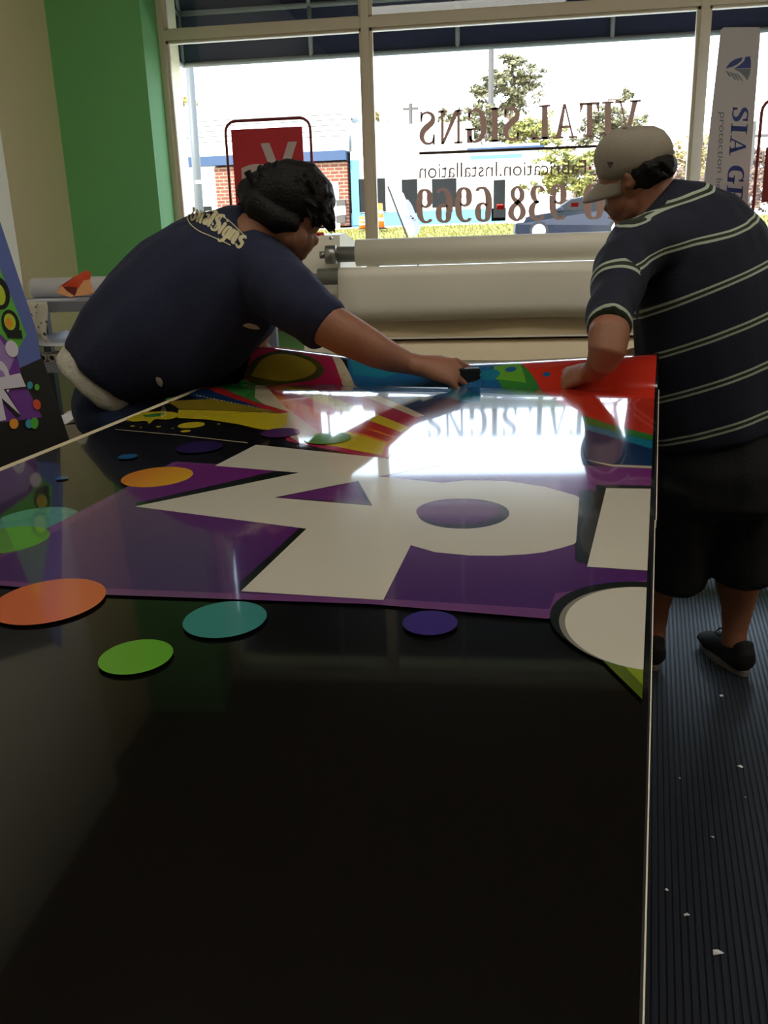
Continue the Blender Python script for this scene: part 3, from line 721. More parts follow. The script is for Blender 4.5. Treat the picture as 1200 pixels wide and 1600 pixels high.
# far arm behind the chest, resting on the sheet
bodyL.loft(stations([(410, 420, 2.55, 36, .06), (405, 470, 2.66, 30, .055), (400, 505, 2.68, 26, .05), (402, 525, 2.66, 20, .04), (404, 540, 2.62, 15, .03)]))
wr2 = at(404, 540, 2.62); hand(bodyL, wr2, (.5, -.5, -.35), (.2, .3, 1), (.6, .6, 0), s=.9, curl=.5)
# legs
for X, Y in ((-.97, 2.24), (-1.02, 2.46)):
    bodyL.loft([((X - .04, Y, .86), .09, .10, (1, 0, 0)), ((X - .02, Y, .5), .075, .075, (1, 0, 0)), ((X - .02, Y + .02, .12), .05, .05, (1, 0, 0)), ((X, Y, .06), .05, .06, (1, 0, 0))])
personL = bodyL.organic('person', M['skin'], None, .0042, 4)
tag(personL, 'person in navy t-shirt and jeans bending over the bench with a squeegee', 'person')
# t-shirt
b = MB(); b.loft(stations(torsoL), 36, .06)
b.loft(stations([(300, 410, 2.42, 66, .15), (332, 374, 2.43, 50, .13), (370, 352, 2.43, 34, .10), (394, 343, 2.42, 22, .07)]), 28, .1)
b.loft(stations([(392, 408, 2.36, 56, .11), (432, 448, 2.28, 53, .10), (466, 475, 2.21, 50, .09), (490, 493, 2.19, 46, .08), (514, 513, 2.18, 43, .07)]), 30, .06)
b.loft(stations([(395, 400, 2.46, 50, .11), (408, 440, 2.58, 42, .09), (404, 480, 2.66, 36, .075)]), 24)
for p, q, r in (((330, 330, 2.25), (440, 380, 2.2), .012), ((440, 470, 2.12), (330, 560, 2.18), .012), ((460, 500, 2.14), (380, 560, 2.2), .010), ((420, 480, 2.10), (300, 600, 2.2), .010), ((150, 560, 2.22), (260, 470, 2.16), .009)):
    pass
tee = b.organic('t_shirt', M['navy'], personL, .0085, 9)
def wrinkle(o, amp, sc_, seed=0, dirv=None):
    from mathutils import noise
    me = o.data; me.update()
    ns = [v.normal.copy() for v in me.vertices]
    for v, nn in zip(me.vertices, ns):
        p = v.co * sc_ + Vector((seed, 0, 0))
        if dirv is not None: p = p - dirv * (p.dot(dirv)) * .75
        v.co += nn * amp * (noise.noise(p) + .5 * noise.noise(p * 2.3))
    me.update()
wrinkle(tee, .011, 9, 3, Vector((.6, .1, .75)).normalized())
o = MB().loft(stations([(147, 603, 2.283, 70, .172), (160, 588, 2.29, 71, .172), (178, 566, 2.30, 74, .165)]), 30, .06).organic('undershirt_hem', M['under'], personL, .009, 4)
wrinkle(o, .005, 14, 1)
# jeans
b = MB(); b.loft([(at(168, 598, 2.30), .100, .15, (1, 0, 0)), (at(180, 625, 2.31), .118, .16, (1, 0, 0)), (at(208, 655, 2.33), .112, .16, (1, 0, 0))], 28)
for X, Y in ((-.97, 2.24), (-1.02, 2.46)):
    b.loft([((X - .05, Y, .86), .115, .12, (1, 0, 0)), ((X - .02, Y, .5), .095, .095, (1, 0, 0)), ((X - .02, Y + .02, .14), .08, .085, (1, 0, 0)), ((X - .01, Y, .06), .085, .09, (1, 0, 0))], 22)
jn = b.organic('jeans', M['denim'], personL, .01, 5); wrinkle(jn, .008, 12, 2)
for X, Y in ((-.95, 2.24), (-1.0, 2.46)):
    MB().loft([((X - .09, Y, .045), .045, .038, (0, 1, 0)), ((X, Y, .055), .05, .05, (0, 1, 0)), ((X + .12, Y - .01, .04), .05, .036, (0, 1, 0)), ((X + .18, Y - .01, .032), .035, .026, (0, 1, 0))]).organic('shoe', M['shoe'], personL, .007, 3)
# hair: cap of hair with shaggy tufts
b = MB()
hcx = at(452, 310, 2.40)
b.loft(stations([(402, 312, 2.40, 30, .07), (420, 305, 2.40, 44, .095), (450, 303, 2.40, 52, .105), (478, 306, 2.41, 50, .10), (498, 318, 2.42, 36, .085), (505, 328, 2.42, 25, .07)]))
b.loft(stations([(393, 302, 2.40, 22, .06), (414, 328, 2.36, 29, .07), (438, 344, 2.345, 24, .06), (462, 350, 2.36, 16, .05)]))
b.loft(stations([(396, 299, 2.40, 25, .07), (425, 290, 2.40, 32, .09), (455, 290, 2.40, 35, .095), (485, 296, 2.41, 31, .085)]))
b.loft(stations([(388, 300, 2.40, 16, .06), (402, 322, 2.39, 24, .08), (425, 340, 2.37, 24, .08)]))
random.seed(11)
for i in range(110):
    a = random.uniform(0, 1); th = random.uniform(-1.9, 2.6)
    cx = 402 + 104 * a; cy = 310 + 12 * a
    rr_ = 40 + 12 * math.sin(a * 3.1)
    x = cx + rr_ * math.sin(th) * .35; y = cy - rr_ * math.cos(th)
    p = at(x, y, 2.40 + random.uniform(-.085, .06)); d = Vector((random.uniform(.2, 1.1), random.uniform(-.4, .3), random.uniform(-1.2, -.1))).normalized() * random.uniform(.025, .045)
    if y > 352 and x > 455: continue
    b.tube([p - d * .6, p + d * .3, p + d * .9 + Vector((0, 0, -.005))], [.012, .008, .002], 6)
for i in range(26):
    x = random.uniform(484, 516); y = 334 + (516 - x) * .35 + random.uniform(-5, 4)
    p = at(x, y, 2.39 + random.uniform(-.04, .05)); b.tube([p + Vector((-.01, 0, .03)), p, p + Vector((.004, 0, -.022))], [.011, .007, .0015], 6)
for i in range(22):
    x = random.uniform(376, 400); y = random.uniform(292, 318); p = at(x, y, 2.40 + random.uniform(-.05, .04)); b.tube([p + Vector((.03, 0, .02)), p, p + Vector((-.018, 0, -.008))], [.012, .007, .0015], 6)
b.organic('hair', M['hair'], personL, .0038, 7)
# moustache and brow
b = MB(); b.tube([at(478, 384, 2.395), at(485, 383, 2.40), at(489, 386, 2.41)], [.003, .005, .003], 8); b.build('moustache', M['hair'], personL)

# blackletter print on the back of the shirt
bvh = BVHTree.FromPolygons([v.co for v in tee.data.vertices], [tuple(p.vertices) for p in tee.data.polygons])
def onshirt(px, py, off=.0025):
    r = ray(px, py).normalized(); h = bvh.ray_cast(CAM, r)
    if h[0] is None: return at(px, py, 2.3)
    return h[0] + (h[1] if h[1].dot(r) < 0 else -h[1]) * off
BL = {   # broken strokes (x, y, width)
 'V': (.62, [[(.02, .95, .05), (.12, 1, .16), (.14, .2, .16)], [(.14, .22, .15), (.34, -.02, .1)], [(.30, .02, .1), (.5, .25, .16), (.5, .85, .16), (.36, 1.02, .1)], [(.12, 1.0, .05), (.3, 1.1, .04)]]),
 'i': (.24, [[(.02, .62, .04), (.11, .7, .13), (.11, .12, .15), (.2, 0, .08)], [(.05, .88, .1), (.16, .98, .08)]]),
 't': (.28, [[(.1, .98, .05), (.12, .9, .14), (.12, .12, .15), (.24, 0, .08)], [(.0, .68, .07), (.26, .7, .07)]]),
 'a': (.40, [[(.05, .66, .07), (.2, .72, .1), (.3, .6, .14), (.3, .12, .15), (.4, 0, .08)], [(.28, .42, .05), (.1, .3, .13), (.1, .1, .13), (.18, 0, .08), (.3, .1, .06)]]),
 'l': (.22, [[(.02, 1.0, .05), (.1, 1.08, .14), (.1, .12, .15), (.2, 0, .08)]]),
 'S': (.60, [[(.52, .95, .05), (.35, 1.08, .12), (.12, .92, .14), (.12, .66, .15), (.4, .5, .2), (.5, .3, .18), (.46, .06, .12), (.22, -.04, .1), (.02, .1, .05)], [(.3, .98, .05), (.3, .1, .04)], [(.0, .35, .05), (.12, .2, .1)]]),
 'g': (.42, [[(.3, .7, .1), (.12, .62, .14), (.1, .2, .14), (.2, .05, .08), (.32, .14, .06)], [(.26, .74, .05), (.34, .62, .15), (.34, -.1, .15), (.2, -.32, .1), (.04, -.26, .05)]]),
 'n': (.46, [[(.02, .62, .04), (.1, .7, .12), (.1, .05, .15)], [(.12, .55, .05), (.26, .7, .12), (.34, .6, .14), (.34, .12, .15), (.44, 0, .08)]]),
 's': (.36, [[(.32, .62, .05), (.2, .72, .1), (.08, .58, .13), (.1, .42, .13), (.28, .3, .15), (.3, .12, .14), (.18, -.02, .1), (.0, .08, .05)]]),
}
bl = [(296, 345), (309, 348), (323, 353), (338, 363), (354, 375), (377, 389)]
def basept(t):
    P = smoothline([(a, c, 0) for a, c in bl], 8); f = t * (len(P) - 1); i = min(int(f), len(P) - 2); p = P[i].lerp(P[i + 1], f - i); d = (P[i + 1] - P[i]).normalized(); return p, d
x = 0; quads = []
for ch in 'VitalSigns':
    wd, sts = BL[ch]
    for s_ in sts: quads += [[(x + a, c) for a, c in q] for q in ribbon([(q0, q1, q2 * 1.3) for q0, q1, q2 in s_], True)]
    x += wd + .03
tot = x; b = MB()
hts = lambda t: 17 + 9 * min(1, t * 1.6)
def lmap(a, c):
    t = a / tot; p, d = basept(min(max(t, 0), 1)); nn = Vector((d.y, -d.x)) * 1.0; nn = Vector((nn.x * .75 + .15, nn.y)); h = hts(t)
    return (p.x + nn.x * c * h, p.y + nn.y * c * h)
def addquads(b, quads, fmap):
    for q in quads: b._f([fmap(*p) for p in q], [(0, 1, 2, 3)])
addquads(b, quads, lambda a, c: onshirt(*lmap(a, c)))
for pts in ([(299, 334), (293, 340), (297, 350), (310, 361), (328, 369), (346, 377), (360, 384)], [(322, 328), (340, 334), (358, 346), (374, 361), (384, 371)]):
    q = ribbon([(p[0], p[1], 1.4) for p in pts]); addquads(b, q, lambda a, c: onshirt(a, c, .002))
b.build('back_print', M['logo'], tee)['label'] = 'cream blackletter shop print with oval outline'
for cx, cy, a, r1, r2 in ((249, 595, 60, 8, 4.5), (392, 509, 12, 13, 4)):  # two small pale patches laid on the shirt cloth
    b = MB(); pts = []
    for k in range(14):
        th = 2 * math.pi * k / 14; ex, ey = r1 * math.cos(th) * (1 + .15 * math.sin(3 * th)), r2 * math.sin(th)
        ca, sa = math.cos(math.radians(a)), math.sin(math.radians(a)); pts.append(onshirt(cx + ex * ca - ey * sa, cy + ex * sa + ey * ca, .003))
    b._f([onshirt(cx, cy, .004)] + pts, [(0, 1 + k, 1 + (k + 1) % 14) for k in range(14)])
    b.build('shirt_patch', M['under'], tee)['label'] = 'small pale patch on the navy cloth'

# squeegee in the left person's hand
sq = empty('squeegee', at(724, 590, 2.29)); tag(sq, 'dark squeegee pressed on the sheet under the knuckles of the t-shirt wearer', 'squeegee')
cq = at(733, 589, 2.275); a1 = (at(745, 588, 2.285) - at(700, 590, 2.26)).normalized(); up_ = Vector((0, -.1, 1)).normalized(); c1 = a1.cross(up_).normalized(); up_ = c1.cross(a1)
Mq = Matrix((a1, c1, up_)).transposed().to_4x4(); Mq.translation = cq
b = MB(); b.box(-.035, .027, -.010, .010, -.026, .024, Mq, .004)
b.build('grip', M['black'], sq)
for k in range(3): one('ridge', M['black'], lambda b: b.box(.004, .0275, -.0125, .0125, -.012 + k * .012, -.007 + k * .012, Mq), sq)
one('blade', mat('dark_blue_felt', srgb(26, 34, 60), .8, noise=.1), lambda b: b.box(-.035, .027, -.006, .006, -.042, -.026, Mq), sq)

# ---- person at the right, seen from behind
torsoR = [(1128, 676, 2.60, 108, .17), (1121, 640, 2.60, 112, .175), (1115, 590, 2.60, 112, .18), (1107, 520, 2.60, 113, .185), (1100, 450, 2.60, 112, .185), (1086, 400, 2.61, 106, .18), (1068, 367, 2.62, 92, .155), (1044, 344, 2.62, 72, .125), (1020, 323, 2.62, 50, .09)]
bodyR = MB()
bodyR.loft(stations([(x, y, Y, hw * .86, rd * .86) for x, y, Y, hw, rd in torsoR]))
bodyR.loft(stations([(1045, 345, 2.62, 50, .08), (1022, 318, 2.62, 42, .068), (1004, 284, 2.62, 36, .062)]))
hR = at(992, 270, 2.62)
fR = (at(958, 304, 2.66) - at(1004, 262, 2.62)).normalized(); uR = (at(975, 210, 2.60) - at(1005, 300, 2.63)); uR = (uR - fR * uR.dot(fR)).normalized(); sR = fR.cross(uR)
MR = Matrix((fR, sR, uR)).transposed()
def RP(a, c, d): return hR + fR * a + sR * c + uR * d
bodyR.sphere(hR, (.10, .078, .105), MR)
bodyR.sphere(at(975, 308, 2.63), (.052, .055, .062)); bodyR.sphere(at(981, 334, 2.63), (.032, .045, .028)); bodyR.sphere(at(976, 342, 2.635), .020)
bodyR.sphere(at(966, 300, 2.63), (.032, .045, .04)); bodyR.sphere(at(990, 318, 2.62), (.045, .05, .05))
bodyR.loft([(at(954, 305, 2.64), .009, .01, (0, 1, 0)), (at(952, 317, 2.64), .013, .013, (0, 1, 0)), (at(950, 325, 2.64), .015, .015, (0, 1, 0)), (at(956, 329, 2.64), .011, .013, (0, 1, 0))], 10)
bodyR.sphere(at(958, 334, 2.635), (.014, .022, .008)); bodyR.sphere(at(961, 340, 2.635), (.013, .02, .008)); bodyR.sphere(at(970, 349, 2.635), (.018, .022, .014))
ec = at(984, 279, 2.548)
bodyR.sphere(ec, (.012, .006, .023), MR); bodyR.sphere(at(983, 290, 2.552), (.009, .007, .010), MR)
# arms
bodyR.loft(stations([(985, 400, 2.48, 36, .06), (965, 450, 2.36, 34, .056), (953, 500, 2.23, 31, .050), (951, 525, 2.16, 32, .048), (948, 548, 2.14, 30, .045), (940, 566, 2.15, 24, .040), (928, 579, 2.18, 18, .030), (918, 584, 2.195, 15, .026)]))
wR = at(925, 580, 2.19); hand(bodyR, wR, (at(892, 590, 2.225) - wR), (.1, -.6, .8), (.1, .8, .6), s=.9, curl=1.2)
bodyR.loft(stations([(1120, 400, 2.72, 38, .06), (1085, 470, 2.84, 34, .055), (1060, 520, 2.88, 28, .05), (1030, 545, 2.80, 20, .035), (1012, 552, 2.74, 15, .027)]))
wR2 = at(1012, 552, 2.74); hand(bodyR, wR2, (at(985, 553, 2.66) - wR2), (0, .2, 1), (.3, -.9, 0), s=.9, curl=.55)
# legs
fl1, fl2 = Vector((.795, 2.70, 0)), Vector((.49, 2.74, 0))
bodyR.loft(stations([(1158, 700, 2.60, 48, .09), (1160, 800, 2.62, 48, .085), (1153, 880, 2.66, 37, .062), (1153, 915, 2.68, 33, .058), (1152, 950, 2.69, 24, .045), (1148, 982, 2.69, 19, .036), (1146, 1005, 2.69, 18, .04)]))
bodyR.loft(stations([(1085, 700, 2.60, 48, .09), (1062, 800, 2.64, 48, .085), (1030, 880, 2.68, 37, .062), (1024, 915, 2.70, 31, .056), (1022, 950, 2.71, 23, .044), (1022, 982, 2.71, 18, .035), (1022, 1008, 2.71, 17, .04)]))
personR = bodyR.organic('person', M['skin'], None, .0042, 4)
tag(personR, 'person in pale cap, striped polo shirt and black shorts leaning on the bench', 'person')
# polo
NS = 64
b = MB(); b.loft(stations(torsoR), 36, .08)
b.loft(stations([(1090, 395, 2.60, 70, .16), (1030, 385, 2.55, 62, .13), (992, 392, 2.49, 50, .10), (974, 420, 2.43, 44, .085), (963, 455, 2.34, 40, .072), (955, 485, 2.26, 37, .066), (952, 514, 2.185, 34, .064)]), 28, .1)
b.loft(stations([(1110, 380, 2.66, 60, .12), (1110, 430, 2.76, 48, .09), (1090, 475, 2.83, 42, .08)]), 24)
polo = b.organic('polo_shirt', M['polo'], personR, .007, 9)
wrinkle(polo, .010, 8, 9, Vector((-.2, 0, 1)).normalized())
# stripe coordinate: each stripe is a plane cut through the cloth
pb = BVHTree.FromPolygons([v.co for v in polo.data.vertices], [tuple(p.vertices) for p in polo.data.polygons])
def onpolo(px, py):
    h = pb.ray_cast(CAM, ray(px, py).normalized()); return h[0] if h[0] else at(px, py, 2.42)
TR = [((1000, 338), (1062, 312), (1105, 301)), ((1012, 411), (1062, 376), (1180, 349)), ((1012, 494), (1062, 463), (1190, 422)), ((1018, 562), (1096, 528), (1190, 502)), ((1026, 629), (1096, 602), (1190, 577)), ((1036, 694), (1096, 677), (1190, 653))]
SP = []
for tri in TR:
    P0, P1, P2 = (onpolo(*q) for q in tri); e = (P2 - P0).normalized()
    n0, n1 = e.cross(Vector((0, 1, 0))), e.cross(Vector((0, 0, 1))); d0, d1 = (P1 - P0).dot(n0), (P1 - P0).dot(n1)
    t_ = -d0 / d1 if abs(d1) > 1e-6 else .3
    t_ = max(-.05, min(.22, t_)); nrm = (n0 + n1 * t_).normalized(); nrm = -nrm if nrm.z < 0 else nrm
    SP.append(((P0 + P1 + P2) / 3, nrm))
SP.insert(0, (SP[0][0] + SP[0][1] * .12, SP[0][1])); SP.append((SP[-1][0] - SP[-1][1] * .135, SP[-1][1]))
def ph_torso(p):
    ds = [(p - c).dot(nn) for c, nn in SP]
    for k in range(len(ds) - 1):
        if ds[k] <= 0 and ds[k + 1] > 0: return k + ds[k] / (ds[k] - ds[k + 1]) + .5
    return .9
s1, s2 = onpolo(968, 411), onpolo(963, 486)
ax = (s1 - s2); Ls = ax.length; ax = (ax.normalized() + Vector((.0, -.15, 0))).normalized()
def ph_sleeve(p): return 1 - (p - s1).dot(ax) / Ls + .5
def in_sleeve(p):
    x_, y_ = proj(p); edge = np.interp(y_, [380, 400, 418, 470, 520, 560], [945, 975, 1000, 1003, 992, 985])
    return y_ > 380 and x_ < edge and p.y < 2.58
def phase_attr(o):
    me = o.data; at_ = me.attributes.new('phase', 'FLOAT', 'CORNER'); vals = [0.0] * len(me.loops)
    for f in me.polygons:
        fn = ph_sleeve if in_sleeve(f.center) else ph_torso
        for li in f.loop_indices: vals[li] = fn(me.vertices[me.loops[li].vertex_index].co)
    at_.data.foreach_set('value', vals)
phase_attr(polo)
b = MB(); b.loft(stations([(1030, 332, 2.62, 57, .102), (1016, 319, 2.62, 49, .090)]), 24, .06)
b.organic('collar', mat('navy_rib_collar', srgb(22, 24, 42), .9, noise=.1), polo, .006, 3)
# shorts
b = MB(); b.loft(stations([(1128, 655, 2.61, 102, .16), (1127, 720, 2.61, 108, .175), (1122, 770, 2.62, 108, .17)]), 30)
b.loft(stations([(1165, 740, 2.60, 68, .13), (1166, 800, 2.62, 60, .12), (1163, 850, 2.64, 54, .105), (1160, 893, 2.66, 50, .10)]), 26)
b.loft(stations([(1078, 740, 2.60, 66, .13), (1072, 800, 2.63, 58, .12), (1062, 860, 2.66, 50, .105), (1058, 905, 2.68, 45, .10)]), 26)
sh = b.organic('shorts', M['shorts'], personR, .009, 5); wrinkle(sh, .008, 10, 5, Vector((0, 0, 1)))
# shoes, heel towards the camera
for nm, P0, yaw in (('a', Vector((.785, 2.66, 0)), 16), ('b', Vector((.508, 2.68, 0)), 6)):
    Rm = Matrix.Rotation(math.radians(yaw), 3, 'Z')
    L = lambda x_, y_, z_: P0 + Rm @ Vector((x_ * .96, y_ * .92, z_))
    A = Rm @ Vector((1, 0, 0))
    s_ = MB().loft([(L(0, -.022, .046), .036, .036, A), (L(0, .0, .052), .042, .044, A), (L(0, .06, .058), .043, .048, A), (L(0, .13, .050), .047, .040, A), (L(0, .2, .036), .050, .027, A), (L(0, .245, .030), .040, .019, A)], 22)
    s_.loft([(L(0, -.010, .06), .036, .036, A), (L(0, .015, .095), .037, .042, A)], 16)
    sho = s_.organic('shoe', M['shoe'], personR, .005, 3)
    pts = []
    for k in range(28):
        th = 2 * math.pi * k / 28; yy = .115 + .15 * math.sin(th); ww = .050 - .008 * (yy < .05); pts.append(L(ww * math.cos(th), yy, .002))
    MB().prism(pts, (0, 0, .016)).build('sole', M['sole'], sho)
    lt = L(-.012, .085, .118)
    MB().tube([lt, lt + Rm @ Vector((-.03, .0, .012)), lt + Rm @ Vector((-.05, -.005, .0)), lt + Rm @ Vector((-.035, -.01, -.012)), lt], .003, 8).tube([lt, lt + Rm @ Vector((.02, -.01, .01)), lt + Rm @ Vector((.03, .0, -.01)), lt], .003, 8).build('lace', M['black'], sho)
# hair and cap
b = MB(); b.sphere(RP(-.02, 0, .0), (.088, .084, .085), MR); b.sphere(at(1022, 262, 2.61), (.062, .085, .045)); b.sphere(at(1012, 270, 2.60), (.05, .08, .035))
b.loft(stations([(1012, 262, 2.61, 24, .085), (1030, 262, 2.61, 22, .08), (1046, 258, 2.61, 17, .06)]))
random.seed(4)
for i in range(30):
    x_ = random.uniform(1010, 1050); y_ = random.uniform(248, 276); p = at(x_, y_, 2.61 + random.uniform(-.09, .05)); d = Vector((random.uniform(.2, 1), random.uniform(-.3, .3), random.uniform(-1, .1))).normalized() * .016
    b.tube([p - d, p, p + d], [.011, .007, .002], 6)
hr = b.organic('hair', M['hair'], personR, .004, 2)
cap_ = empty('x')
bpy.data.objects.remove(cap_)
cpc = at(991, 254, 2.62)
cu = (at(972, 205, 2.60) - at(988, 262, 2.62)).normalized()
cf = (at(932, 275, 2.66) - at(1045, 232, 2.59)).normalized(); cf = (cf - cu * cf.dot(cu)).normalized(); cs = cf.cross(cu)
def CP(a, c, d): return cpc + cf * (a * .9 if a < .115 else a - .0115) + cs * c * .93 + cu * d * .9
b = MB(); nn_ = 36; rings = []
for d, ra, rb in ((-.014, .114, .092), (.012, .116, .094), (.04, .113, .092), (.066, .102, .083), (.084, .083, .068), (.096, .055, .046), (.101, .02, .018)):
    rings.append([CP(ra * math.cos(2 * math.pi * k / nn_) - .002, rb * math.sin(2 * math.pi * k / nn_), d + (.010 * math.cos(2 * math.pi * k / nn_) if d > .02 else 0)) for k in range(nn_)])
vs = [v for r_ in rings for v in r_]; fs = []
for i in range(len(rings) - 1): fs += [(i * nn_ + k, i * nn_ + (k + 1) % nn_, (i + 1) * nn_ + (k + 1) % nn_, (i + 1) * nn_ + k) for k in range(nn_)]
fs.append(tuple(range((len(rings) - 1) * nn_, len(rings) * nn_)))
b._f(vs, fs); crown = b.build('cap_crown', M['cap'], personR, True)
q = crown.modifiers.new('t', 'SOLIDIFY'); q.thickness = .003; q.offset = 0
b = MB(); b.sphere(CP(0, 0, .106), .007, u=12, v=8); b.build('cap_button', M['cap'], crown, True)
b = MB(); N1 = 20; N2 = 6; vs = []; fs = []
for i in range(N1 + 1):
    th = math.radians(-72 + 144 * i / N1)
    for j in range(N2 + 1):
        e = j / N2; base_ = Vector((.112 * math.cos(th), .091 * math.sin(th))); out = Vector((.112 * math.cos(th) + .070 * max(0, math.cos(th * 1.2)) ** .6, .094 * math.sin(th)))
        p = base_.lerp(out, e); vs.append(CP(p.x - .004, p.y, -.012 - .040 * e - .10 * p.y * p.y / .09 * .3 - .006 * e * e))
for i in range(N1):
    for j in range(N2): a = i * (N2 + 1) + j; fs.append((a, a + N2 + 1, a + N2 + 2, a + 1))
b._f(vs, fs); br = b.build('cap_brim', M['cap'], crown, True); q = br.modifiers.new('t', 'SOLIDIFY'); q.thickness = .004
# small flag-shaped stitched mark on the side of the cap and a monogram at its back
cb = BVHTree.FromPolygons([v.co for v in crown.data.vertices], [tuple(p.vertices) for p in crown.data.polygons])
def oncap(px, py):
    r = ray(px, py).normalized(); h = cb.ray_cast(CAM, r); return h[0] - r * .004 if h[0] else at(px, py, 2.5)
b = MB()
for pts in ([(949, 253, 1), (953, 262, 1)], [(949, 253, 1), (958, 254, 1)], [(958, 254, 1), (953, 262, 1)], [(951, 257, 2), (956, 255, 2)]):
    addquads(b, ribbon(pts, False), oncap)
b.build('stitched_mark', M['capblack'], crown)
b = MB()
for pts in ([(1032, 222, 1), (1036, 226, 1), (1038, 223, 1)], [(1033, 226, 1), (1037, 221, 1)]): addquads(b, ribbon(pts, False), oncap)
b.build('stitched_monogram', mat('tan_thread', srgb(150, 120, 86), .8, noise=.1), crown)
one('eyebrow', M['hair'], lambda b: b.tube([at(953, 296, 2.62), at(958, 293, 2.60), at(966, 291, 2.59)], [.002, .004, .003], 8), personR)

# ------------------------------------------------------------------ left side: leaning board, shelf rack, papers
e1 = at(0, 356, 2.02); e2 = at(110, 692, 2.02); ed = (e2 - e1).normalized()
bot = e2 + ed * (e2.z / -ed.z) * .995; hd = Vector((-.74, -.67, 0)); hd.normalize(); bn = hd.cross(ed).normalized()
if bn.dot(CAM - e1) < 0: bn = -bn
top_ = e1 - ed * .22
board = empty('leaning_sign_board', bot); tag(board, 'tall printed board leaning beside the bench, same purple artwork, at the left frame edge', 'sign board')
one('board', M['black'], lambda b: b.prism([bot, bot + hd * .62, top_ + hd * .62, top_], -bn * .012), board)
def BPt(px, py, off): 
    r = ray(px, py); k = (e1 - CAM).dot(bn) / r.dot(bn); return CAM + r * k + bn * off
blv = [1]
def bpoly(pts, m, smooth_=False, closed_=True):
    blv[0] += 1
    q = [Vector(BPt(x_, y_, .0003 * blv[0])) for x_, y_ in pts]
    b = bpb[m]; b._f(q, [tuple(range(len(q)))])
bink = {k: mat('board_' + k, c, .16, noise=.02) for k, c in dict(black=srgb(18, 18, 22), blue=srgb(96, 112, 176), green=srgb(96, 178, 70), purple=srgb(112, 60, 148), lilac=srgb(156, 128, 190), white=srgb(214, 208, 224), dark=srgb(34, 38, 44), lime=srgb(180, 200, 60), amber=srgb(226, 150, 50), red=srgb(214, 84, 52), teal=srgb(66, 150, 176), leaf=srgb(86, 170, 62)).items()}
order = list(bink); bpb = {}
bm1 = MB()
class _W:
    def __init__(s, i): s.i = i
    def _f(s, a, c): bm1.mi = s.i; bm1._f(a, c)
for i, k in enumerate(order): bpb[k] = _W(i)
bpoly([(-60, 200), (-52, 190), (58, 520), (64, 560), (20, 580), (-60, 560)], 'blue')
bpoly([(-60, 300), (0, 420), (41, 523), (29, 545), (-60, 545)], 'green')
bpoly([(-60, 500), (0, 522), (24, 545), (34, 590), (66, 652), (-60, 668)], 'purple')
bpoly([(-60, 520), (0, 530), (22, 560), (10, 590), (-60, 585)], 'lilac')
def bring(cx, cy, rx, ry, m, n=26, tilt=0): bpoly([(cx + rx * math.cos(2 * math.pi * k / n) + tilt * math.sin(2 * math.pi * k / n), cy + ry * math.sin(2 * math.pi * k / n)) for k in range(n)], m)
bring(-2, 458, 17, 26, 'dark', tilt=4); bring(-2, 460, 10, 17, 'lime', tilt=3)
bring(16, 505, 14, 21, 'dark', tilt=3); bring(15, 503, 9, 13, 'lime', tilt=2); bring(14, 505, 5, 8, 'amber', tilt=1)
bpoly([(8, 517), (33, 516), (35, 529), (12, 528)], 'dark')
bring(18, 545, 10, 13, 'white', tilt=2); bring(3, 590, 12, 26, 'white', tilt=4); bring(2, 590, 6, 12, 'lilac', tilt=2)
bpoly([(-10, 594), (32, 584), (42, 606), (9, 609), (32, 650), (27, 652), (-10, 612)], 'dark')
bpoly([(-10, 592), (31, 583), (40, 604), (5, 608), (31, 648), (2, 622), (9, 656), (-10, 660)], 'white')
bring(46, 602, 4.5, 6, 'teal'); bring(57, 605, 4, 5, 'leaf'); bring(57, 632, 6, 8, 'red', tilt=1); bring(21, 662, 7, 8, 'amber'); bring(45, 662, 6, 7, 'teal'); bring(53, 661, 6, 9, 'leaf')
bm1.build('board_artwork', [bink[k] for k in order], board)

rack = empty('shelf_rack', (-1.9, 4.2, 0)); tag(rack, 'blue-grey two-tier shelf rack against the beige wall at left', 'shelf')
SX0, SX1, SY0, SY1 = -2.43, -1.15, 3.9, 4.42
zA = at(100, 470, SY0).z; zB = at(90, 572, SY0).z
one('shelf', M['shelf'], lambda b: b.box(SX0, SX1, SY0, SY1, zA - .03, zA), rack)
one('shelf', M['shelf'], lambda b: b.box(SX0, SX1, SY0, SY1, zB - .01, zB + .02), rack)
one('front_rail', M['shelfedge'], lambda b: b.box(SX0, SX1, SY0 - .02, SY0, zA - .05, zA - .003), rack)
one('front_rail', M['shelfedge'], lambda b: b.box(SX0, SX1, SY0 - .02, SY0, zB - .03, zB + .012), rack)
for x0 in (SX0, SX1 - .04):
    for y0 in (SY0 + .02, SY1 - .06): one('upright', M['shelfedge'], lambda b: b.box(x0, x0 + .04, y0, y0 + .04, 0, zA - .03), rack)
